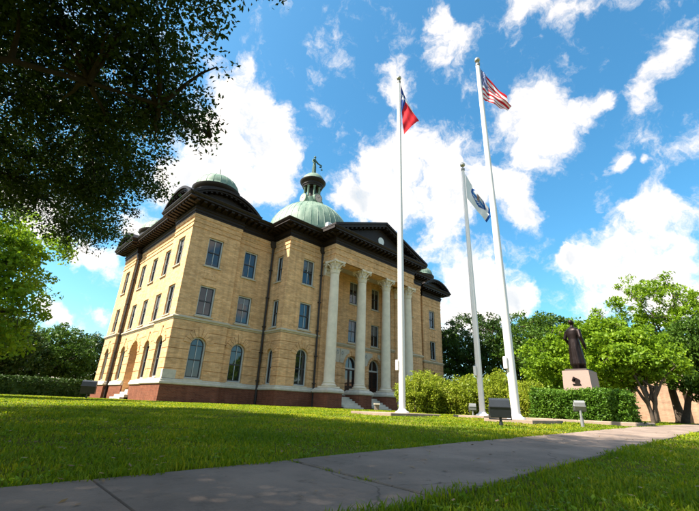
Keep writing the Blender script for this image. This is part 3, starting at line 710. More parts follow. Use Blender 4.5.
# ---- central dome
DX, DY = CX, 35.9; DZ = 19.0 + E_; DR = 5.25
d = MB(); d.lathe(DX, DY, [(5.6, Zt + 1.2), (5.6, DZ - 1.6), (5.75, DZ - 1.5), (5.75, DZ - 1.2), (5.4, DZ - 1.1), (5.4, DZ - .3), (5.55, DZ - .2), (5.55, DZ), (5.0, DZ + .05)], 48)
cdm = d.build('central_dome', 'copper', court, smooth=35)
d = MB(); d.lathe(DX, DY, dome_profile(DR, DZ, DR * .995, 18), 72, cap=False); d.build('dome_shell', 'copper', cdm, smooth=True)
dome_ribs(DX, DY, DR, DZ, DR * .995, 40, .03, .035, .86).build('rib', 'copper', cdm)
LZ = DZ + DR * .995 - .12
d = MB(); d.lathe(DX, DY, [(1.5, LZ - .45), (1.5, LZ - .1), (1.35, LZ), (1.35, LZ + .9), (1.2, LZ + 1.0), (.0, LZ + 1.02)], 24); d.build('lantern_base', 'copper', cdm, smooth=35)
for k in range(8):
    a = math.pi / 8 + k * math.pi / 4; d = MB(); px, py = DX + 1.02 * math.cos(a), DY + 1.02 * math.sin(a)
    d.lathe(px, py, [(.2, LZ + 1.0), (.2, LZ + 1.12), (.14, LZ + 1.18), (.125, LZ + 2.55), (.18, LZ + 2.62), (.2, LZ + 2.75)], 10); d.build('lantern_column', 'copper', cdm, smooth=40)
d = MB(); d.lathe(DX, DY, [(.6, LZ + .9), (.6, LZ + 2.8)], 12); d.build('lantern_core', 'trim', cdm)
d = MB(); d.lathe(DX, DY, [(1.25, LZ + 2.72), (1.3, LZ + 2.95), (1.38, LZ + 3.0), (1.38, LZ + 3.2), (1.62, LZ + 3.42), (1.72, LZ + 3.6), (1.72, LZ + 3.68), (1.3, LZ + 3.74)], 32); d.build('lantern_cornice', 'trim', cdm, smooth=35)
d = MB(); d.lathe(DX, DY, [(1.55, LZ + 3.70), (1.5, LZ + 3.95), (1.3, LZ + 4.35), (.95, LZ + 4.68), (.55, LZ + 4.85), (.42, LZ + 4.9), (.4, LZ + 5.05), (0, LZ + 5.06)], 32); d.build('lantern_cap', 'copper', cdm, smooth=35)
for k, a in enumerate((-math.pi / 2, math.pi, 0, math.pi / 2)):
    u = Vector((math.cos(a), math.sin(a), 0)); s = Vector((-u.y, u.x, 0)); c = Vector((DX, DY, LZ + .78)) + u * 1.32
    def disc(mb, r, o0, o1, n=24):
        vs = [tuple(c + u * o + s * r * math.cos(2 * math.pi * q / n) + Vector((0, 0, r * math.sin(2 * math.pi * q / n)))) for o in (o0, o1) for q in range(n)]
        mb.add(vs, [tuple(range(n)), tuple(range(2 * n - 1, n - 1, -1))] + [(q, (q + 1) % n, (q + 1) % n + n, q + n) for q in range(n)])
    d = MB(); disc(d, .66, -.3, .12); ck = d.build('clock', 'copper', cdm, smooth=40)
    d = MB(); disc(d, .55, .0, .13); d.build('clock_face', 'clock', ck)
    d = MB()
    for an, ln in ((.9, .38), (2.6, .28)):
        q = s * math.cos(an) + Vector((0, 0, math.sin(an))); w = q.cross(u) * .035; e = c + u * .145
        d.quad(e - w, e + q * ln - w * .3, e + q * ln + w * .3, e + w)
    for hh in range(12):
        q = s * math.cos(hh * math.pi / 6) + Vector((0, 0, math.sin(hh * math.pi / 6))); w = q.cross(u) * .025; e = c + u * .143
        d.quad(e + q * .42 - w, e + q * .51 - w, e + q * .51 + w, e + q * .42 + w)
    d.build('clock_hand', 'clock_hand', ck)

# ---- portico
ZP = Z_PL
mb = MB(); mb.box(21.3, mx_(21.3), 24.02, 25.2, 12.2 + E_, Zt + .05)
mb.box(21.302, 22.3, 25.2, 27.4, 12.203 + E_, Zt + .05); mb.box(mx_(22.3), mx_(21.302), 25.2, 27.4, 12.203 + E_, Zt + .05); mb.build('portico_beam', 'brick', court)
for z0_, z1_, o_ in ((12.2, 12.42, .06), (12.75, 12.85, .05), (13.3, 13.72, .06)):
    mb = MB(); mb.sweep([(21.3, 25.8), (21.3, 24.02), (mx_(21.3), 24.02), (mx_(21.3), 25.8)], [(-.1, z0_ + E_), (o_, z0_ + E_), (o_, z1_ + E_), (-.1, z1_ + E_)], False); mb.build('beam_moulding', 'brick', court)
mb = MB(); mb.box(22.3, mx_(22.3), 25.15, 27.5, 12.7 + E_, 12.9 + E_); mb.build('porch_ceiling', 'stone', court)
mb = MB(); mb.box(22.96, mx_(22.96), 25.4, 27.3, -.1, 1.35); mb.build('porch_floor', 'stone', court)
COLS = [CX - 5.295, CX - 1.765, CX + 1.765, CX + 5.295]; CY = 24.5
for i in range(3):
    x0, x1 = COLS[i] + .80, COLS[i + 1] - .80
    for k in range(6):
        st = MB(); st.bbox(x0, x1, 23.15 + .33 * k, 25.5 if k == 5 else 25.6, -.1, .42 + .155 * (k + 1), .015); st.build('step', 'stone', court)
def column(x, y):
    p = MB(); p.bbox(x - .78, x + .78, y - .78, y + .9, -.2, ZP, .01); pd = p.build('column_pedestal', 'red', court)
    p = MB(); p.sweep([(x - .78, y - .78), (x + .78, y - .78), (x + .78, y + .9), (x - .78, y + .9)], [(-.7, ZP + .001), (.05, ZP + .001), (.12, ZP + .06), (.12, ZP + .2), (.03, ZP + .3), (-.06, ZP + .38), (-.7, ZP + .40)]); p.build('pedestal_cap', 'stone', pd)
    zb = ZP + .40
    b = MB(); b.box(x - .63, x + .63, y - .63, y + .63, zb, zb + .12)
    b.lathe(x, y, [(.58, zb + .12), (.62, zb + .17), (.62, zb + .24), (.54, zb + .29), (.50, zb + .34), (.53, zb + .39), (.53, zb + .44), (.465, zb + .47)], 32)
    co = b.build('column', 'column', court, smooth=35)
    z0 = zb + .47; z1 = 11.02 + E_
    prof = [(.465 + .0, z0)] + [(.455 - .07 * (t ** 1.6), z0 + .04 + (z1 - z0 - .1) * t) for t in [k / 12 for k in range(13)]] + [(.41, z1 - .03), (.41, z1)]
    s = MB(); s.lathe(x, y, prof, 36); s.build('shaft', 'column', co, smooth=40)
    # leafy capital
    c = MB(); hC = 12.2 + E_ - z1
    c.lathe(x, y, [(.37, z1), (.37, z1 + .55 * hC), (.46, z1 + .78 * hC), (.58, z1 + .86 * hC)], 24)
    q = .66; zz = z1 + .86 * hC
    ab = [(-q, -q), (-.35, -q + .1), (0, -q + .13), (.35, -q + .1), (q, -q), (q - .1, -.35), (q - .13, 0), (q - .1, .35), (q, q), (.35, q - .1), (0, q - .13), (-.35, q - .1), (-q, q), (-q + .1, .35), (-q + .13, 0), (-q + .1, -.35)]
    c.prism([(x + a, y + b) for a, b in ab], 'z', zz, z1 + hC + .01)
    for rowi, (zl, hl, nn, r0) in enumerate(((.02, .36, 8, .375), (.06, .62, 8, .385))):
        for k in range(nn):
            a = 2 * math.pi * (k + .5 * rowi) / nn; ca, sa = math.cos(a), math.sin(a)
            pts = []
            for t, ro, wd in ((0, .0, .15), (.35, .02, .17), (.7, .06, .15), (.92, .15, .11), (1.0, .22, .06), (.9, .25, .02)):
                rr = r0 + ro; z = z1 + hC * (zl + hl * t)
                pts.append(((x + rr * ca - wd * sa, y + rr * sa + wd * ca, z), (x + (rr + .035) * ca, y + (rr + .035) * sa, z), (x + rr * ca + wd * sa, y + rr * sa - wd * ca, z)))
            for p0, p1 in zip(pts[:-1], pts[1:]): c.quad(p0[0], p0[1], p1[1], p1[0]); c.quad(p0[1], p0[2], p1[2], p1[1])
    for k in range(4):
        a = math.pi / 4 + k * math.pi / 2; u = Vector((math.cos(a), math.sin(a), 0))
        pts = [Vector((x, y, z1 + hC * .55)) + u * .45, Vector((x, y, z1 + hC * .74)) + u * .58, Vector((x, y, z1 + hC * .83)) + u * .76, Vector((x, y, z1 + hC * .74)) + u * .86, Vector((x, y, z1 + hC * .66)) + u * .80, Vector((x, y, z1 + hC * .70)) + u * .73]
        c.tube(pts, [.05, .06, .07, .07, .06, .05], 6)
        f = math.pi / 2 * k; c.ball((x + .56 * math.cos(f), y + .56 * math.sin(f), z1 + hC * .9), .1, 8, 6)
    c.build('capital', 'column', co, fix=True)
for xx in COLS: column(xx, CY)
for sx in (0, 1):
    f = (lambda x: x) if sx == 0 else mx_
    a, b = sorted((f(21.55), f(22.5)))
    p = MB(); p.box(a, b, 25.6, 25.9, ZP + .4, 11.1 + E_); pl = p.build('pilaster', 'brick', court)
    p = MB(); p.box(a - .04, b + .04, 25.56, 25.9, 11.1 + E_, 11.2 + E_); p.bbox(a - .02, b + .02, 25.54, 25.9, 11.2 + E_, 12.0 + E_, .06); p.box(a - .16, b + .16, 25.42, 25.9, 12.0 + E_, 12.19 + E_)
    for k in range(5):
        xx = a + (b - a) * (k + .5) / 5
        for zz, pr in ((11.22, .0), (11.55, .05)): p.ball((xx, 25.53 - pr, zz + E_ + .17), (.11, .09, .19), 8, 6)
    for xx in (a, b): p.ball((xx, 25.46, 11.88 + E_), .15, 8, 6)
    p.build('capital', 'column', pl)
    p = MB(); p.box(a - .08, b + .08, 25.52, 25.9, ZP + .02, ZP + .45); p.build('base', 'stone', pl)
# triangular pediment on the portico
PY = 22.9; PH = 2.55; Z0 = Zt + 1.24; half = CX - 21.3 + 1.13
rk = MB()
def rake(o0, o1, y0, y1):
    n = math.hypot(half, PH); nx, nz_ = PH / n, half / n
    for s in (-1, 1):
        pts = [(CX + s * half, Z0), (CX, Z0 + PH)]
        k0, k1 = o0 / nz_, o1 / nz_
        poly = [(CX + s * half, Z0 + k0), (CX, Z0 + PH + k0), (CX, Z0 + PH + k1), (CX + s * half, Z0 + k1)]
        rk.prism(poly, 'y', y0, y1)
rake(-.05, .16, PY, 30.5); rake(-.28, -.05, PY + .12, 26)
rk2 = rk.build('pediment', 'trim', court)
t = MB(); t.prism([(CX - half + .9, Z0 - .02), (CX + half - .9, Z0 - .02), (CX, Z0 + PH - .42)], 'y', PY + .85, PY + 1.0); t.build('tympanum', 'trim', rk2)
mo = MB(); n = 12
for s in (-1, 1):
    for k in range(n):
        t_ = .08 + .88 * k / (n - 1); xx = CX + s * half * (1 - t_); z_ = Z0 + PH * t_ - .34
        if z_ < Z0 + .05: continue
        sl = PH / half * -s
        mo.prism([(xx - .12, z_ - sl * .12 - .1), (xx + .12, z_ + sl * .12 - .1), (xx + .12, z_ + sl * .12 + .1), (xx - .12, z_ - sl * .12 + .1)], 'y', PY + .2, PY + .9)
tag(mo.build('modillion', 'trim', rk2), kind='stuff')
md = MB(); n = 24
vs = [(CX + .42 * math.cos(2 * math.pi * q / n), yy, Z0 + .82 + .42 * math.sin(2 * math.pi * q / n)) for yy in (PY + .78, PY + .9) for q in range(n)]
md.add(vs, [tuple(range(n)), tuple(range(2 * n - 1, n - 1, -1))] + [(q, (q + 1) % n, (q + 1) % n + n, q + n) for q in range(n)]); mdo = md.build('medallion', 'white', rk2)
# downspouts
for (px, py, zb) in ((17.42, 28.12, .3), (21.2, 25.66, .3), (10.2, 41.42, .3), (mx_(17.42), 28.12, .3), (mx_(21.2), 25.66, .3)):
    d = MB(); d.tube([(px, py, zb), (px, py, Zt - .55)], .085, 8)
    for z_ in (2.2, 4.4, 6.5, 9, 11.5): d.box(px - .12, px + .12, py - .12, py + .12, z_, z_ + .08)
    d.prism([(px - .13, Zt - .6), (px + .13, Zt - .6), (px + .26, Zt - .25), (px + .26, Zt - .02), (px - .26, Zt - .02), (px - .26, Zt - .25)], 'y', py - .16, py + .16)
    d.build('downspout', 'pipe', court)
# cornerstone on the front corner
mb = MB(); mb.box(XL - .06, XL + .85, 27.935, 28.2, Z_WT + .06, Z_WT + .62); mb.build('cornerstone', 'stone', court)
# lamps seen through the ground floor windows are not built; a lightning cable box on the roof edge is:
sp = empty('roof_floodlight', (21.0, 24.75, Zt + 1.24)); tag(sp, 'white boxy floodlight on the cornice beside the portico pediment', 'floodlight')
mb = MB(); mb.bbox(20.65, 21.35, 24.55, 24.95, Zt + 1.50, Zt + 2.15, .04); mb.build('housing', 'white', sp)
mb = MB(); mb.box(20.95, 21.05, 24.7, 24.8, Zt + 1.22, Zt + 1.52); mb.build('bracket', 'grey_metal', sp)

# ------------------------------------------------------------------ figures (continuous meshes)
def remeshed(mb, voxel, name, m, parent=None, loc=None, smooth_it=2):
    o = mb.build(name, m, None, loc=loc)
    r = o.modifiers.new('r', 'REMESH'); r.mode = 'VOXEL'; r.voxel_size = voxel; r.use_smooth_shade = True
    sm = o.modifiers.new('s', 'SMOOTH'); sm.iterations = smooth_it; sm.factor = .5
    dg = bpy.context.evaluated_depsgraph_get(); me = bpy.data.meshes.new_from_object(o.evaluated_get(dg)); o.modifiers.clear(); o.data = me
    me.polygons.foreach_set('use_smooth', [True] * len(me.polygons))
    if not me.materials: me.materials.append(M[m])
    return o
def robed(mb, bx, by, bz, H, face, coat, arms, head_turn=0):
    """a standing clothed figure; face = heading angle; coat = rings (t, halfwidth, halfdepth, shift)"""
    ca, sa = math.cos(face), math.sin(face)
    def W_(f, s, z): return (bx + ca * f - sa * s, by + sa * f + ca * s, bz + z * H)
    b = len(mb.v); n = 28
    for (t, hw, hd, sf) in coat:
        for k in range(n):
            a = 2 * math.pi * k / n; fold = 1 + (.13 * math.sin(a * 8 + 1.3 + t * 2) if t < .5 else .03 * math.sin(a * 5)) * (1 - t)
            mb.v.append(W_((hd * math.cos(a) * fold + sf) * H, hw * math.sin(a) * fold * H, t))
    m = len(coat)
    for i in range(m - 1):
        for k in range(n): mb.f.append((b + i * n + k, b + i * n + (k + 1) % n, b + (i + 1) * n + (k + 1) % n, b + (i + 1) * n + k))
    mb.f.append(tuple(b + k for k in range(n - 1, -1, -1))); mb.f.append(tuple(b + (m - 1) * n + k for k in range(n)))
    mb.tube([W_(0, 0, .82), W_(.01 * H, 0, .88)], .036 * H, 10)
    hc = W_(.015 * H, 0, .935); mb.ball(hc, (.046 * H, .046 * H, .062 * H), 14, 10)
    mb.ball(W_(.055 * H, 0, .93), .013 * H, 8, 6); mb.ball(W_(.045 * H, 0, .905), (.022 * H, .022 * H, .02 * H), 8, 6)
    mb.ball(W_(-.008 * H, 0, .952), (.052 * H, .052 * H, .05 * H), 12, 8)
    for s in (-1, 1): mb.ball(W_(.01 * H, s * .047 * H, .93), .012 * H, 6, 5)
    for pts in arms:
        P_ = [W_(f * H, s * H, z) for f, s, z in pts]; mb.tube(P_, [.040 * H, .037 * H, .033 * H, .028 * H][:len(P_)], 10); 
        d = (Vector(P_[-1]) - Vector(P_[-2])).normalized(); e = Vector(P_[-1]) + d * .03 * H
        mb.ball(tuple(e), (.026 * H, .026 * H, .034 * H), 8, 6)
        for q in range(4):
            o = Vector((-sa, ca, 0)) * (q - 1.5) * .011 * H; mb.tube([tuple(e + o), tuple(e + o + d * .035 * H + Vector((0, 0, -.012 * H)))], [.008 * H, .006 * H], 6)
    return W_
# bronze statue on its pedestal
SX, SY = 20.35, 5.72; SG = g1(SX, SY)
pe = empty('statue_pedestal', (SX, SY, SG)); tag(pe, 'pink granite block pedestal behind the clipped hedge, with a dark emblem', 'pedestal')
mb = MB(); zt0 = 1.93 + E_
def frus(mb, cx, cy, a0, b0, z0, a1, b1, z1):
    vs = [(cx + s * a0, cy + t * b0, z0) for s, t in ((-1, -1), (1, -1), (1, 1), (-1, 1))] + [(cx + s * a1, cy + t * b1, z1) for s, t in ((-1, -1), (1, -1), (1, 1), (-1, 1))]
    mb.add(vs, ((0, 3, 2, 1), (4, 5, 6, 7), (0, 1, 5, 4), (1, 2, 6, 5), (2, 3, 7, 6), (3, 0, 4, 7)))
frus(mb, SX, SY, .68, .62, SG - .1, .60, .54, zt0); mb.build('block', 'granite', pe)
mb = MB(); mb.box(SX - .85, SX + .85, SY - .8, SY + .8, SG - .1, SG + .35); mb.build('base_course', 'granite', pe)
mb = MB(); frus(mb, SX, SY, .50, .46, zt0, .48, .44, zt0 + .08); mb.build('bronze_plinth', 'bronze', pe)
emb = MB(); ex = SX - .655
for pts in ([(-.16, .0), (.16, .0), (.16, .05), (-.16, .05)], [(-.05, .05), (.1, .05), (.14, .22), (.02, .30), (-.12, .22)], [(-.18, .18), (-.05, .15), (0, .3), (-.1, .36)]):
    zc0 = SG + 1.52
    n = len(pts); vs = [(ex + o + .02, SY - a, zc0 + b) for o in (-.03, .03) for a, b in pts]; emb.add(vs, [tuple(range(n)), tuple(range(2 * n - 1, n - 1, -1))] + [(i, (i + 1) % n, (i + 1) % n + n, i + n) for i in range(n)])
emb.build('emblem', 'bronze', pe)
mb = MB(); H = 2.32; zb = zt0 + .07; fa = R_(-22)
coat = [(0, .08, .07, .0), (.05, .10, .09, .0), (.09, .13, .12, .01), (.11, .136, .128, .01), (.25, .126, .12, .01), (.40, .114, .108, .0), (.53, .108, .10, .0), (.60, .102, .092, .0), (.70, .122, .10, .0), (.77, .14, .095, .0), (.808, .125, .075, .0), (.835, .06, .05, .0), (.85, .036, .036, .0)]
robed(mb, SX, SY, zb, H, fa, coat, [[(0, .135, .775), (-.02, .18, .63), (.07, .17, .54), (.14, .11, .52)], [(0, -.135, .775), (-.03, -.175, .62), (.02, -.185, .49), (.04, -.18, .45)]])
for s in (-1, 1): mb.ball((SX + math.cos(fa) * .1 * H - math.sin(fa) * s * .05 * H, SY + math.sin(fa) * .1 * H + math.cos(fa) * s * .05 * H, zb + .03), (.12, .12, .05), 8, 6)
# trailing cloak on the shadow side
ca, sa = math.cos(fa), math.sin(fa)
mb.tube([(SX + ca * .08, SY + sa * .08, zb + .60 * H), (SX + ca * .16, SY + sa * .16, zb + .38 * H), (SX + ca * .30, SY + sa * .30, zb + .18 * H), (SX + ca * .38, SY + sa * .38, zb + .03)], [.10, .13, .14, .10], 10)
st = remeshed(mb, .022, 'bronze_statue', 'bronze', loc=(SX, SY, zb)); tag(st, 'dark bronze statue of a standing person in a long coat', 'statue')
# verdigris figure with scales on top of the lantern
JZ = LZ + 5.03; mb = MB(); H = 2.9; fa = R_(-75)
coat = [(0, .085, .085, 0), (.04, .10, .10, 0), (.2, .095, .09, 0), (.42, .085, .08, 0), (.55, .075, .065, 0), (.62, .065, .055, 0), (.72, .09, .065, 0), (.79, .10, .06, 0), (.82, .06, .05, 0), (.85, .035, .035, 0)]
Wj = robed(mb, DX, DY, JZ, H, fa, coat, [[(0, .10, .78), (.04, .20, .70), (.10, .30, .66), (.12, .36, .66)], [(0, -.10, .78), (-.01, -.14, .64), (.06, -.16, .54), (.1, -.15, .5)]])
sp0 = Wj(.12 * H, .37 * H, .66)
mb.tube([sp0, (sp0[0], sp0[1], sp0[2] - .14)], .02, 6)
js = remeshed(mb, .03, 'justice_statue', 'copper_dark', loc=(DX, DY, JZ), smooth_it=1); tag(js, 'green copper robed figure holding scales on top of the dome lantern', 'statue')
mb = MB(); bq = Vector((sp0[0], sp0[1], sp0[2] - .13)); s_ = Vector((math.cos(.6), math.sin(.6), 0))
mb.tube([tuple(bq - s_ * .34), tuple(bq + s_ * .34)], .022, 6)
for s in (-1, 1):
    e = bq + s_ * .33 * s
    for q in range(3):
        o = Vector((.13 * math.cos(q * 2.1), .13 * math.sin(q * 2.1), -.36)); mb.tube([tuple(e), tuple(e + o)], .012, 5)
    mb.lathe(e.x, e.y, [(.0, e.z - .42), (.1, e.z - .40), (.16, e.z - .35), (.15, e.z - .34), (.0, e.z - .37)], 12)
mb.build('scales', 'copper_dark', js)

# ------------------------------------------------------------------ flag poles and flags
def pad(x0, x1, y0, y1, h, label):
    z = min(g1(x0, y0), g1(x1, y0)); z1 = max(g1(x0, y1), g1(x1, y1)) + h
    mb = MB(); mb.bbox(x0, x1, y0, y1, z - .15, z1, .015)
    tag(mb.build('flagpole_pad', 'kerb', loc=((x0 + x1) / 2, (y0 + y1) / 2, z)), label, 'concrete pad'); return z1
def pole(x, y, z, ztop, r0, r1, label, box_side):
    e = empty('flag_pole', (x, y, z)); tag(e, label, 'flagpole', 'flagpoles on the lawn')
    p = MB(); n = 14; Hh = ztop - z
    p.lathe(x, y, [(r0 - (r0 - r1) * max(0, (k / n - .25) / .75) ** 1.1, z + Hh * k / n) for k in range(n + 1)], 20); p.build('shaft', 'pole', e, smooth=40)
    p = MB(); p.lathe(x, y, [(r0 + .16, z), (r0 + .15, z + .04), (r0 + .05, z + .09), (r0 + .012, z + .16)], 24); p.build('collar', 'pole', e, smooth=40)
    p = MB(); p.lathe(x, y, [(r1 + .02, ztop - .06), (r1 + .03, ztop + .06), (.03, ztop + .10), (.03, ztop + .2)], 12); p.build('truck', 'grey_metal', e, smooth=40)
    p = MB(); p.ball((x, y, ztop + .31), .135, 16, 10); p.build('finial', 'gold', e, smooth=True)
    u = Vector((math.cos(box_side), math.sin(box_side), 0)); p = MB(); c = Vector((x, y, 0)) + u * (r0 + .05)
    p.bbox(c.x - .07, c.x + .07, c.y - .07, c.y + .07, z + 1.66, z + 2.08, .02); p.build('cleat_box', 'pole', e)
    p = MB(); q = Vector((x, y, 0)) + u * (r0 + .02); q2 = Vector((x, y, 0)) + u * (r1 + .04)
    p.tube([(q.x, q.y, z + 2.1), (q2.x, q2.y, ztop - .1)], .009, 5); p.build('halyard', 'white', e)
    return e
za = pad(11.55, 14.75, 9.55, 11.6, .07, 'concrete pad under the flagpole in front of the portico')
zc_ = pad(13.45, 16.2, 5.35, 7.0, .08, 'concrete pad under the tallest flagpole beside the hedge')
zd_ = pad(15.6, 18.0, 8.1, 9.5, .08, 'concrete pad under the shortest flagpole before the shrubs')
pole(13.385, 10.48, za, 17.35 + E_, .135, .075, 'white flagpole flying the red, white and blue lone star flag', R_(135))
pole(14.22, 6.19, zc_, 16.1 + E_, .15, .08, 'tallest white flagpole, flying the striped flag', R_(150))
pole(16.84, 8.80, zd_, 12.45 + E_, .125, .07, 'shortest white flagpole, flying the white county flag', R_(140))
def flag(name, x, y, ztop, Hh, lat, drop, deep, colf, label, nu=90, nv=60, rip=.05, seed=0, fold=(.34, .34)):
    """cloth hung on the hoist; lat/drop/deep: how far the fly end goes sideways, down and back, from top edge to bottom edge"""
    side = Vector((.71, -.703, 0)); back = Vector((.703, .71, 0)); vs = []; cols = []; rs = random.Random(seed); ph = [rs.uniform(0, 6.28) for _ in range(6)]
    it = lambda arr, v: float(np.interp(v, np.linspace(0, 1, len(arr)), arr))
    for j in range(nv + 1):
        v = j / nv; l, d, b = it(lat, v), it(drop, v), it(deep, v)
        for i in range(nu + 1):
            u = i / nu; w = float(np.interp(u, (0, fold[0], 1), (0, fold[1], 1)))
            r = rip * min(1, u * 4) * (math.sin(9 * u + 5 * v + ph[0]) + .6 * math.sin(17 * u - 7 * v + ph[1]))
            p = Vector((x, y, ztop - v * Hh)) + side * (l * w + .10 + r * .35) + back * (b * w + r) + Vector((0, 0, -d * (.35 * u + .65 * w) + r * .3))
            vs.append(tuple(p)); cols.append((*colf(u, v), 1))
    fs = [(j * (nu + 1) + i, j * (nu + 1) + i + 1, (j + 1) * (nu + 1) + i + 1, (j + 1) * (nu + 1) + i) for j in range(nv) for i in range(nu)]
    mb = MB(); mb.v = vs; mb.f = fs; o = mb.build(name, 'flag', None, smooth=True, fix=False, loc=(x, y, ztop - Hh))
    at = o.data.color_attributes.new('dye', 'FLOAT_COLOR', 'POINT'); at.data.foreach_set('color', np.array(cols, np.float32).ravel())
    return tag(o, label, 'flag')
BLUE, RED, WHT = (.02, .05, .22), (.55, .02, .03), (.80, .80, .80)
def star(px, py, r):
    a = math.atan2(px, py); d = math.hypot(px, py); s = 2 * math.pi / 5; t = (a + s / 2) % s - s / 2
    # straight edge between tip radius r and inner radius .382 r
    tip = (r, 0); inn = (.382 * r * math.cos(s / 2), .382 * r * math.sin(s / 2)); q = (d * math.cos(t), abs(d * math.sin(t)))
    return (inn[0] - tip[0]) * (q[1] - tip[1]) - (inn[1] - tip[1]) * (q[0] - tip[0]) >= 0
def texas(u, v):
    if u < 1 / 3: return WHT if star((u - 1 / 6) * 1.5, .5 - v, .24) else (.02, .06, .26)
    return WHT if v < .5 else RED
def usflag(u, v):
    if u < .4 and v < 7 / 13:
        cu, cv = u / .4, v / (7 / 13)
        row = int(cv * 9.999); fx = cu * 12 - (row % 2) - 1
        fy = (cv * 10) - (row + .5) ; k = (fx + 1) % 2 - 1
        return WHT if k * k * .9 + fy * fy < .12 else BLUE
    return RED if int(v * 13) % 2 == 0 else WHT
def county(u, v):
    x, y = (u - .52) / .30, (v - .48) / .34; r = math.hypot(x, y)
    if .80 < r < 1.0: return (.02, .09, .32)
    if r <= .80:
        if y > .25: return (.03, .13, .40) if (int((x + y) * 6) % 2) else (.55, .62, .70)
        if abs(x) < .18 and y > -.55: return (.30, .22, .20)
        return (.05, .20, .48) if abs(y + .1) < .18 else (.62, .66, .70)
    if u > .93: return (.02, .09, .32)
    return (.78, .78, .77)
flag('lone_star_flag', 13.385, 10.48, 17.2 + E_, 1.45, [.55, .95, 1.12, .98, .80, .50, .12], [1.75, 1.9, 2.0, 1.85, 1.85, 1.95, 2.1], [.34, .40, .34, .0, -.18, -.24, -.1], texas, 'red, white and blue flag with a single star hanging limp from its pole', rip=.045, seed=2, fold=(.36, .27))
flag('striped_flag', 14.22, 6.19, 15.9 + E_, 2.0, [1.05, 1.2, 1.22, 1.15, .95], [1.95, 1.8, 1.45, .95, .55], [-.15, .15, -.15, .15, 0], usflag, 'flag of red and white stripes with a starred blue corner, drooping from its pole', rip=.07, seed=4, fold=(.42, .24))
flag('county_flag', 16.84, 8.80, 12.2 + E_, 1.55, [1.0, 1.12, 1.18, 1.12, .95], [2.05, 1.85, 1.7, 1.5, 1.35], [.14, -.14, .14, -.14, .1], county, 'white flag with a blue oval emblem drooping from the shortest pole', rip=.06, seed=6)

# ------------------------------------------------------------------ ground lights and bench
def floodlight(x, y, rz, s, m, label, tilt=15, h=.28):
    z = g1(x, y); e = empty('ground_floodlight', (x, y, z), 0); tag(e, label, 'floodlight', 'floodlights in the lawn')
    p = MB(); p.lathe(x, y, [(.05, z - .1), (.05, z + h * .5), (.035, z + h * .5), (.035, z + h)], 10); p.build('post', m, e)
    mt = Matrix.Translation((x, y, z + h + .26 * s)) @ Matrix.Rotation(rz, 4, 'Z') @ Matrix.Rotation(R_(tilt), 4, 'X')
    b = MB(); w, d, hh = .29 * s, .17 * s, .26 * s
    prof = [(-d, -hh * .9), (-d * .9, -hh), (d * .9, -hh), (d, -hh * .9), (d, hh * .2), (d * .75, hh * .95), (d * .2, hh), (-d * .45, hh * .9), (-d, hh * .2)]
    n = len(prof); b.add([tuple(mt @ Vector((sx * w, q[0], q[1]))) for sx in (-1, 1) for q in prof], [tuple(range(n)), tuple(range(2 * n - 1, n - 1, -1))] + [(i, (i + 1) % n, (i + 1) % n + n, i + n) for i in range(n)])
    b.build('housing', m, e)
    r = MB(); r.box(-w - .012, w + .012, -d - .012, d + .012, hh * .16, hh * .24, mt); r.build('rim', m, e)
    l = MB(); l.box(-w * .85, w * .85, d * 1.0, d * 1.0 + .012, -hh * .6, hh * .08, mt); l.build('lens', 'glass', e)
    k = MB()
    for sx in (-1, 1): k.box(sx * (w + .02) - .012, sx * (w + .02) + .012, -.03, .03, -hh - .06, .0, mt)
    k.box(-w - .032, w + .032, -.03, .03, -hh - .075, -hh - .055, mt); k.build('yoke', m, e)
floodlight(10.85, 5.16, R_(-61), .9, 'black', 'black box floodlight on a short post in the lawn before the flagpoles', tilt=14, h=.24)
floodlight(14.55, 4.25, R_(-66), .52, 'grey_metal', 'grey floodlight on a thin post in front of the clipped hedge', tilt=35, h=.5)
floodlight(6.25, 29.3, R_(-20), 1.35, 'black', 'dark floodlight on the lawn beside the side wing of the courthouse', h=.35)
floodlight(20.3, 11.15, R_(-60), .6, 'grey_metal', 'small pale floodlight under the yellow-green shrubs', h=.3)
bx_, by_ = 21.9, 19.4; z = g1(bx_, by_); be = empty('stone_bench', (bx_, by_, z)); tag(be, 'small pale stone bench on the lawn before the portico steps', 'bench')
m4 = Matrix.Translation((bx_, by_, z)) @ Matrix.Rotation(R_(45), 4, 'Z')
b = MB(); b.box(-.36, .36, -.2, .2, .38, .47, m4); b.build('seat', 'stone', be)
for s in (-1, 1): b = MB(); b.box(s * .2 - .06, s * .2 + .06, -.15, .15, -.02, .38, m4); b.build('leg', 'kerb', be)

# ------------------------------------------------------------------ vegetation
def leaf_cloud(name, centers, rad, per, length, width, m, parent, seed, up=.35, flat=.7, off=None, droop=0):
    rng = np.random.default_rng(seed); C = np.repeat(centers, per, 0); n = len(C)
    rr = np.repeat(rad, per) if np.ndim(rad) else np.full(n, rad)
    d = rng.normal(size=(n, 3)); d /= np.linalg.norm(d, axis=1, keepdims=True); r = rng.random(n) ** .45
    C = C + d * (r * rr)[:, None] * np.array([1, 1, flat])
    a = rng.normal(size=(n, 3)) + d * .5; a[:, 2] -= droop; a /= np.linalg.norm(a, axis=1, keepdims=True)
    nn = rng.normal(size=(n, 3)); nn[:, 2] += up * 3; s = np.cross(a, nn); s /= np.linalg.norm(s, axis=1, keepdims=True) + 1e-9
    k = rng.uniform(.65, 1.35, n)[:, None]; nv = np.cross(s, a)
    L = a * length * k; Wd = s * width * k; bend = nv * length * .12 * k
    V = np.stack([C - L * .5, C - Wd * .5 + bend, C + L * .5, C + Wd * .5 + bend], 1).reshape(-1, 3)
    return np_mesh(name, V, np.arange(4 * n), np.arange(0, 4 * n, 4), np.full(n, 4), m, parent, off)
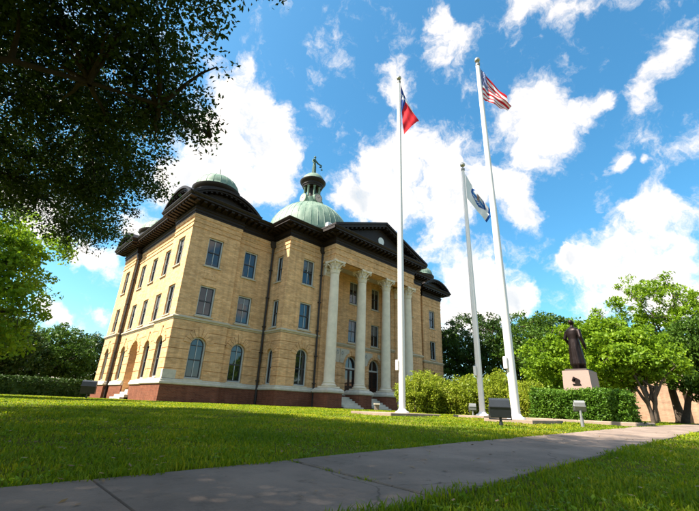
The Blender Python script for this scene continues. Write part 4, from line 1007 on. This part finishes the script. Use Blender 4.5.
def lobe_points(lobes, n, rng, shell=.55):
    vol = np.array([l[3] * l[4] * l[5] for l in lobes]); pick = rng.choice(len(lobes), n, p=vol / vol.sum())
    L = np.array(lobes)[pick]; d = rng.normal(size=(n, 3)); d /= np.linalg.norm(d, axis=1, keepdims=True)
    r = shell + (1 - shell) * rng.random(n) ** .7
    r = np.where(rng.random(n) < .25, rng.random(n) ** .5, r)
    return L[:, :3] + d * r[:, None] * L[:, 3:6]
def curve_pts(a, b, rng, n=7, sag=.12):
    a = np.array(a, float); b = np.array(b, float); L = np.linalg.norm(b - a); o = rng.normal(size=3) * L * sag * .6; o[2] += L * sag
    return [tuple(a + (b - a) * t + o * math.sin(math.pi * t) + rng.normal(size=3) * L * .012) for t in np.linspace(0, 1, n)]
def tree(name, label, base, trunk_h, trunk_r, lobes, nclump, per, clump_r, leaf, m, bark='bark', cat='tree', group=None, seed=1, limbs=12, twigs=60, up=.35, lean=(0, 0), shell=.55, z=None, forks=1, droop=0, limb_k=1.0):
    rng = np.random.default_rng(seed); bx, by = base; bz = g1(bx, by) if z is None else z
    e = empty(name, (bx, by, bz)); tag(e, label, cat, group)
    lob = [(bx + l[0], by + l[1], bz + l[2], *l[3:6]) for l in lobes]
    cl = lobe_points(lob, nclump, rng, shell)
    ct = MB(); top = np.array([bx + lean[0], by + lean[1], bz + trunk_h]); heads = []
    for f in range(forks):
        fa = 2 * math.pi * f / max(1, forks) + seed; tp = top + (np.array([math.cos(fa), math.sin(fa), 0]) * trunk_h * .28 if forks > 1 else 0)
        pts = curve_pts((bx, by, bz - .2), tp, rng, 8, .02 if forks == 1 else .06); k = np.linspace(0, 1, 8)
        rr = trunk_r * (.75 if forks > 1 else 1)
        ct.tube(pts, [rr * (1.35 if i == 0 else 1.1 if i == 1 else 1 - .4 * t) for i, t in enumerate(k)], 10); heads.append((pts, tp))
    idx = [int(rng.integers(len(cl)))]; dist = np.linalg.norm(cl - cl[idx[0]], axis=1)
    for _ in range(limbs - 1): j = int(dist.argmax()); idx.append(j); dist = np.minimum(dist, np.linalg.norm(cl - cl[j], axis=1))
    anchors = []
    for q, j in enumerate(idx):
        pts0, tp = heads[q % len(heads)]; st_ = pts0[int(rng.integers(4, 8))]
        pts = curve_pts(st_, cl[j], rng, 8, .10); r0 = trunk_r * rng.uniform(.32, .5) * limb_k; ct.tube(pts, list(np.linspace(r0, r0 * .12, 8)), 7); anchors += pts[2:]
    A = np.array(anchors)
    for j in rng.choice(len(cl), min(twigs, len(cl)), replace=False):
        dd = np.linalg.norm(A - cl[j], axis=1); a = A[int(dd.argmin())]
        ct.tube(curve_pts(a, cl[j], rng, 5, .06), list(np.linspace(trunk_r * .10, trunk_r * .025, 5)), 5, cap=False)
    ct.build('trunk', bark, e, smooth=True)
    radv = clump_r * rng.uniform(.6, 1.35, len(cl))
    leaf_cloud('crown', cl, radv, per, leaf[0], leaf[1], m, e, seed + 50, up, off=(bx, by, bz), droop=droop)
    return e
# great live oak whose boughs hang over the lawn
tree('live_oak', 'great dark live oak with boughs overhanging the lawn and sidewalk', (-6.5, 10.5), 4.2, .55,
     [(1.17, -1.89, 7.78, 4.92, 5.33, 1.81), (5.43, -4.02, 7.45, 3.28, 2.95, 1.05), (6.25, -0.25, 7.12, 2.79, 3.44, 0.98), (6.91, 2.7, 6.47, 2.3, 2.46, 0.91), (3.2, 3.6, 6.9, 3.3, 2.7, .95), (6.09, -6.32, 7.61, 2.79, 1.97, 0.84), (-2.52, -0.25, 7.12, 3.28, 4.1, 1.39), (1.17, -6.81, 7.12, 3.69, 2.87, 1.25), (5.9, 4.9, 6.2, 1.7, 1.6, 0.6), (7.1, -6.3, 7.0, 1.3, 1.2, .6), (7.3, -3.6, 6.7, 1.4, 1.7, .6), (7.7, -1.2, 6.3, 1.2, 1.7, .6), (8.1, 1.2, 5.9, 1.1, 1.6, .6), (6.0, -5.0, 12.2, 3.4, 2.8, .5), (2.5, -3.0, 12.4, 4.0, 4.0, .8), (8.3, 4.0, 5.6, 1.3, 1.8, .6), (8.3, -2.8, 6.3, 1.0, 1.2, .5), (8.5, -.1, 5.9, .9, 1.2, .5), (7.7, 1.6, 5.5, .8, 1.0, .45)],
     7300, 53, .41, (.102, .052), 'oak', bark='bark_oak', seed=3, limbs=24, twigs=500, forks=3, shell=.2, limb_k=.5)
tree('live_oak', 'live oak near the end of the sidewalk shading the grass across from the courthouse', (-8.5, -1.5), 3.8, .5,
     [(0, 0, 7.6, 5.5, 5.0, 2.0), (4.5, .5, 7.0, 3.6, 3.2, 1.2), (3.5, -3.5, 7.2, 4.0, 3.0, 1.3), (6.5, -1.6, 6.6, 2.2, 2.2, .8), (9.2, 3.2, 6.5, 2.2, 1.6, .6), (7.0, 2.6, 6.8, 2.6, 2.0, .8)],
     2300, 54, .55, (.15, .085), 'oak', seed=5, limbs=16, twigs=60, forks=2, shell=.2)
G_L = 'trees west of the courthouse'
tree('broadleaf_tree', 'bright green broadleaf tree beside the long low hedge', (-2.6, 26.5), 3.0, .32,
     [(0, 0, 6.2, 3.6, 3.6, 2.8), (2.6, .6, 6.6, 2.6, 2.4, 1.9), (4.1, 1.6, 8.4, 1.9, 1.8, 1.0), (2.6, -.6, 4.2, 3.0, 2.8, 1.7), (1.6, -.6, 2.4, 3.6, 2.8, 1.5), (-2.0, 1, 7.5, 2.4, 2.4, 1.8), (1.5, 0, 8.6, 2.6, 2.4, 1.4)],
     760, 52, .55, (.22, .12), 'bright', seed=8, limbs=16, twigs=120, group=G_L)
for i, (x, y, s, lab, mm) in enumerate(((-7.0, 40, 1.0, 'dark green tree standing beside the bright tree behind the long hedge', 'mid'), (.8, 47, .92, 'round dark tree behind the middle of the long hedge', 'deep'), (8.2, 60, .98, 'dark tree just beyond the far end of the courthouse side wing', 'mid'), (3.5, 56, .86, 'lower dark tree between the long hedge and the courthouse', 'deep'), (13.5, 68, 1.05, 'tree peeping out behind the courthouse rear corner', 'deep'))):
    tree('shade_tree', lab, (x, y), 2.6 * s, .3, [(0, 0, 5.2 * s, 4.2 * s, 4.0 * s, 3.0 * s), (2.4 * s, 0, 4.2 * s, 2.8 * s, 2.6 * s, 2.4 * s), (-2.2 * s, .5, 4.6 * s, 3 * s, 3 * s, 2.4 * s), (.4, 0, 7.2 * s, 2.3 * s, 2.3 * s, 1.4 * s), (1, 0, 2.4 * s, 3.4 * s, 3 * s, 1.6 * s)], 420, 40, .62, (.30, .17), mm, seed=20 + i, limbs=9, twigs=40, group=G_L)
G_R = 'trees east of the courthouse'
for i, (x, y, s, lab) in enumerate(((50.0, 33.0, 1.22, 'dark oak rising right beside the courthouse east corner'), (52.5, 27.5, 1.35, 'tall spreading dark oak behind the yellow-green shrubs'), (55.5, 22.0, 1.32, 'dark green oak behind the two eastern flagpoles'), (52.0, 17.5, 1.2, 'dark green oak behind the lime green tree'))):
    tree('dark_oak', lab, (x, y), 3.4 * s, .45, [(0, 0, 7.0 * s, 4.6 * s, 4.6 * s, 2.6 * s), (2.8, -1.5, 6.0 * s, 3.2 * s, 3.2 * s, 2 * s), (-2.6, 1.4, 5.6 * s, 3.2 * s, 3.2 * s, 2 * s), (0, 0, 9.0 * s, 2.8 * s, 2.8 * s, 1.2 * s), (0, -2, 3.6 * s, 3.6 * s, 3.6 * s, 1.4 * s)], 420, 42, .75, (.34, .18), 'mid' if i != 1 else 'deep', seed=40 + i, limbs=11, twigs=60, group=G_R)
tree('lime_green_tree', 'broad lime green leafy tree behind the bronze statue', (29.0, 6.7), 1.6, .28,
     [(0, 0, 3.7, 3.2, 3.3, 2.1), (-1.4, 2.2, 3.4, 2.2, 2.2, 2.0), (.6, -1.9, 3.7, 2.2, 2.0, 1.8), (-.4, 3.2, 2.3, 1.8, 1.5, 1.4), (.2, .3, 5.3, 2.0, 2.2, 1.0)],
     560, 60, .46, (.21, .12), 'lime', seed=60, limbs=12, twigs=80, group=G_R, forks=3, bark='bark_pale')
tree('feathery_tree', 'tall airy tree with layered light green sprays east of the statue', (35.5, 4.3), 4.6, .26,
     [(0, 0, 8.2, 2.6, 2.8, 1.5), (.3, -1.6, 6.4, 2.6, 2.4, 1.5), (-.6, 1.6, 6.3, 2.2, 2.0, 1.2), (0, .2, 9.7, 1.6, 1.7, .7), (.8, -2.6, 4.8, 2.4, 2.2, 1.2), (-1, 3.2, 8.3, .8, .9, .7), (0, -.6, 4.9, 2.6, 2.4, 1.0), (-.5, .8, 3.6, 2.2, 2.0, .8)],
     330, 62, .5, (.24, .10), 'lime', seed=64, limbs=16, twigs=140, group=G_R, bark='bark_pale', up=1.0)
tree('leaning_tree', 'dark shaggy tree with a leaning trunk at the end of the sidewalk', (33.6, 4.0), 3.0, .2,
     [(.3, -1.0, 3.3, 1.8, 1.5, 1.4), (0, -1.7, 4.8, 2.0, 1.8, 1.6), (.2, .3, 4.3, 1.4, 1.3, .9), (.6, -1.6, 2.0, 1.2, 1.0, .9)],
     280, 55, .5, (.22, .11), 'mid', seed=66, limbs=9, twigs=60, group=G_R, lean=(.3, -.9))
tree('multi_stem_tree', 'low tree with several twisting bare stems beside the clipped hedge', (28.0, 4.6), 1.9, .15,
     [(0, .3, 3.5, 2.0, 1.7, 1.0), (.4, -.9, 3.1, 1.5, 1.2, .8)],
     90, 55, .45, (.2, .11), 'lime', seed=69, limbs=9, twigs=40, group=G_R, forks=4, bark='bark_pale')
# yellow-green shrubs
def shrub(label, x, y, rx, ry, h, seed, n=260):
    rng = np.random.default_rng(seed); bz = g1(x, y); e = empty('shrub', (x, y, bz)); tag(e, label, 'shrub', 'yellow-green shrubs by the courthouse')
    mb = MB(); cl = []
    for k in range(n):
        a = rng.uniform(0, 2 * math.pi); r = math.sqrt(rng.random()); tip = np.array([x + rx * r * math.cos(a), y + ry * r * math.sin(a), bz + h * (1.05 - .45 * r * r) * rng.uniform(.55, 1.05)])
        b = np.array([x + rx * .8 * r * math.cos(a), y + ry * .8 * r * math.sin(a), bz - .05]); pts = [b + (tip - b) * t + np.array([0, 0, .25 * math.sin(math.pi * t)]) for t in (0, .35, .7, 1)]
        if k % 3 == 0: mb.tube([tuple(p) for p in pts], [.016, .013, .01, .005], 4, cap=False)
        for t in (.12, .25, .4, .55, .68, .8, .9, 1.0): cl.append(b + (tip - b) * t + np.array([0, 0, .25 * math.sin(math.pi * t)]))
    mb.build('stem', 'bark_pale', e, smooth=True)
    leaf_cloud('foliage', np.array(cl), .24, 13, .14, .055, 'willow', e, seed, .3, off=(x, y, bz))
shrub('large yellow-green shrub at the courthouse corner beside the portico flagpole', 20.9, 14.6, 1.9, 1.7, 2.3, 80, 320)
shrub('yellow-green shrub sprawling behind the shortest flagpole', 22.4, 12.6, 1.9, 1.6, 2.1, 81, 300)
shrub('leafy yellow-green shrub between the two eastern flagpoles', 22.6, 10.6, 1.5, 1.4, 2.3, 82, 260)
shrub('small yellow shrub at the end of the clipped hedge', 21.9, 8.6, 1.2, 1.0, 1.75, 83, 200)
# clipped hedges
def hedge(name, label, x0, x1, y0, y1, z0, z1, m, leaf, dens, seed, wob=.05):
    e = empty(name, ((x0 + x1) / 2, (y0 + y1) / 2, z0)); tag(e, label, 'hedge'); rng = np.random.default_rng(seed)
    core = MB(); core.bbox(x0 + .13, x1 - .13, y0 + .13, y1 - .13, z0, z1 - .13, .08); core.build('inner_twigs', 'deep', e)
    faces = [('x', x0, y0, y1), ('x', x1, y0, y1), ('y', y0, x0, x1), ('y', y1, x0, x1)]; P_ = []
    for a, c, l0, l1 in faces:
        n = int((l1 - l0) * (z1 - z0) * dens); t = rng.uniform(l0, l1, n); zz = rng.uniform(z0, z1, n); w = rng.normal(0, wob, n) + .05 * np.sin(t * 3.1) * np.sin(zz * 4)
        P_.append(np.stack([c + w, t, zz], 1) if a == 'x' else np.stack([t, c + w, zz], 1))
    n = int((x1 - x0) * (y1 - y0) * dens); xx, yy = rng.uniform(x0, x1, n), rng.uniform(y0, y1, n)
    P_.append(np.stack([xx, yy, z1 + rng.normal(0, wob, n) + .04 * np.sin(xx * 2.3 + yy * 3)], 1))
    leaf_cloud('foliage', np.concatenate(P_), .09, 4, leaf[0], leaf[1], m, e, seed, .4, off=tuple(e.location))
hb = g1(18.6, 4.4) + .13
hedge('clipped_hedge', 'low square clipped green hedge in front of the statue pedestal', 18.5, 19.55, 3.75, 7.3, hb - .02, .93 + E_, 'hedge', (.085, .05), 620, 90, wob=.075)
mb = MB(); mb.bbox(18.3, 21.8, 3.55, 7.6, .05, hb, .03); tag(mb.build('planter_kerb', 'kerb', loc=(20.4, 5.5, .05)), 'low concrete kerbed bed under the hedge and statue', 'planter')
hedge('long_hedge', 'long low dark hedge along the far left of the lawn', -16, 8.4, 38.9, 40.2, .2, 1.15 + E_, 'deep', (.16, .09), 60, 91)
# brick annex seen under the trees
an = empty('brick_annex', (47, 6, .3)); tag(an, 'low pinkish brick building glimpsed beneath the eastern trees', 'building')
mb = MB(); mb.box(46, 60, -6, 14.0, 0, 4.3); mb.build('wall', 'pink', an)
mb = MB(); mb.box(45.8, 60.2, -6.2, 14.2, 4.3, 4.65); mb.build('parapet', 'stone', an)
for k in range(8):
    mb = MB(); mb.box(45.5, 46.1, -4.2 + 2.3 * k, -3.6 + 2.3 * k, 0, 3.9); mb.build('buttress', 'pink', an)

# ------------------------------------------------------------------ grass
rng = np.random.default_rng(77)
def grass_pts(n_try, dmin, dmax, dens_ref):
    # density falls with distance: sample r with pdf ~ 1/r
    r = dmin * (dmax / dmin) ** rng.random(n_try); a = rng.uniform(R_(-14), R_(112), n_try)
    return r * np.cos(a), r * np.sin(a), r
x, y, r = grass_pts(345000, 4.2, 42, 0)
r2 = np.sqrt(rng.uniform(1.3 ** 2, 4.2 ** 2, 52000)); a2 = rng.uniform(R_(-14), R_(112), 52000)
x = np.concatenate([x, r2 * np.cos(a2)]); y = np.concatenate([y, r2 * np.sin(a2)]); r = np.concatenate([r, r2])
wv = .035 * np.sin(x * 5) + .025 * np.sin(x * 13 + 1) + rng.normal(0, .02, len(x))
keep = ~((y > SW0 + .03 + wv) & (y < SW1 - .03 + wv))
for bx0, bx1, by0, by1 in ((9.8, 44.5, 27.8, 46), (17.4, 36.8, 25.6, 28), (20.9, 33.3, 22.9, 26), (11.55, 14.75, 9.55, 11.6), (13.45, 16.2, 5.35, 7.0), (15.6, 18.0, 8.1, 9.5), (18.2, 22.6, 3.45, 7.6)):
    keep &= ~((x > bx0) & (x < bx1) & (y > by0) & (y < by1))
patch = np.sin(x * 1.7 + 1.3 * np.sin(y * 1.1)) * np.sin(y * 1.9 + np.sin(x * .7)) 
keep &= rng.random(len(x)) < np.clip(.85 + .35 * patch, .35, 1)
edge = (np.abs(y - SW1) < .12) | (np.abs(y - SW0) < .12)
x, y, r, patch, edge = x[keep], y[keep], r[keep], patch[keep], edge[keep]; n = len(x)
# weeds in two of the sidewalk joints
jx = []
for xj, c in ((2.48, 160), (4.10, 60)):
    jx.append(np.stack([xj + rng.normal(0, .02, c), rng.choice([3.2, 2.75, 2.3], c) + rng.normal(0, .06, c)], 1))
jx = np.concatenate(jx); x = np.concatenate([x, jx[:, 0]]); y = np.concatenate([y, jx[:, 1]]); r = np.concatenate([r, np.full(len(jx), 4.)]); patch = np.concatenate([patch, np.zeros(len(jx))]); edge = np.concatenate([edge, np.zeros(len(jx), bool)]); n = len(x)
h = (.040 + .017 * patch) * rng.uniform(.45, 1.5, n) * np.where(edge, 1.45, 1); w = .0048 * np.maximum(1, r / 4.5) ** .8 * rng.uniform(.7, 1.4, n)
az = rng.uniform(0, 2 * math.pi, n); tl = rng.uniform(.1, 1.1, n) + np.clip((r - 7) / 8, 0, 1) * rng.uniform(.2, .9, n); z = gz(x, y) - .003
dx, dy = np.cos(az), np.sin(az); sx, sy = -dy, dx
B = np.stack([x, y, z], 1); Sd = np.stack([sx, sy, 0 * x], 1) * w[:, None]; D1 = np.stack([dx * tl * .3, dy * tl * .3, np.full(n, .6)], 1) * h[:, None]; D2 = np.stack([dx * tl * .95, dy * tl * .95, np.ones(n) - .22 * tl], 1) * h[:, None]
V = np.stack([B - Sd, B + Sd, B + D1 + Sd * .8, B + D1 - Sd * .8, B + D2], 1).reshape(-1, 3)
b5 = np.arange(n) * 5
lps = np.stack([b5, b5 + 1, b5 + 2, b5 + 3, b5 + 3, b5 + 2, b5 + 4], 1).ravel()
sts = np.stack([np.arange(n) * 7, np.arange(n) * 7 + 4], 1).ravel(); tot = np.tile([4, 3], n)
gr = np_mesh('grass', V, lps, sts, tot, 'grass'); tag(gr, 'short green lawn grass beside the sidewalk', kind='stuff')
# low broad-leaved weeds among the grass
nw = 900; wr = 1.5 * (9 / 1.5) ** rng.random(nw); wa = rng.uniform(R_(-14), R_(105), nw); wx, wy = wr * np.cos(wa), wr * np.sin(wa)
okw = (wy < SW0 - .03) | (wy > SW1 + .03); wx, wy = wx[okw], wy[okw]
cw = np.stack([wx, wy, gz(wx, wy) + .03], 1)
wd = leaf_cloud('lawn_weeds', cw, rng.uniform(.03, .09, len(cw)), 12, .035, .022, 'lime', None, 404, up=1.2, flat=.3); tag(wd, 'small broad-leaved weeds among the grass', kind='stuff')
# fallen leaves on walk and lawn edge
n = 900; fx = rng.uniform(0, 15, n); fy = rng.uniform(-1.0, 8.0, n); fz = gz(fx, fy) + .042 + rng.uniform(0, .02, n) * ((fy < SW0) | (fy > SW1))
leaf_c = np.stack([fx, fy, fz], 1); aa = rng.uniform(0, 6.28, n); L = np.stack([np.cos(aa), np.sin(aa), rng.normal(0, .12, n)], 1) * .028; Sd = np.stack([-np.sin(aa), np.cos(aa), rng.normal(0, .2, n)], 1) * .012
V = np.stack([leaf_c - L, leaf_c - Sd, leaf_c + L, leaf_c + Sd], 1).reshape(-1, 3)
M['litter'] = leaf_mat('dry_leaf', (.14, .08, .03), (.22, .13, .05), (.30, .20, .08), .1)
tag(np_mesh('fallen_leaves', V, np.arange(4 * n), np.arange(0, 4 * n, 4), np.full(n, 4), 'litter'), 'scattered dry leaves on the sidewalk', kind='stuff')
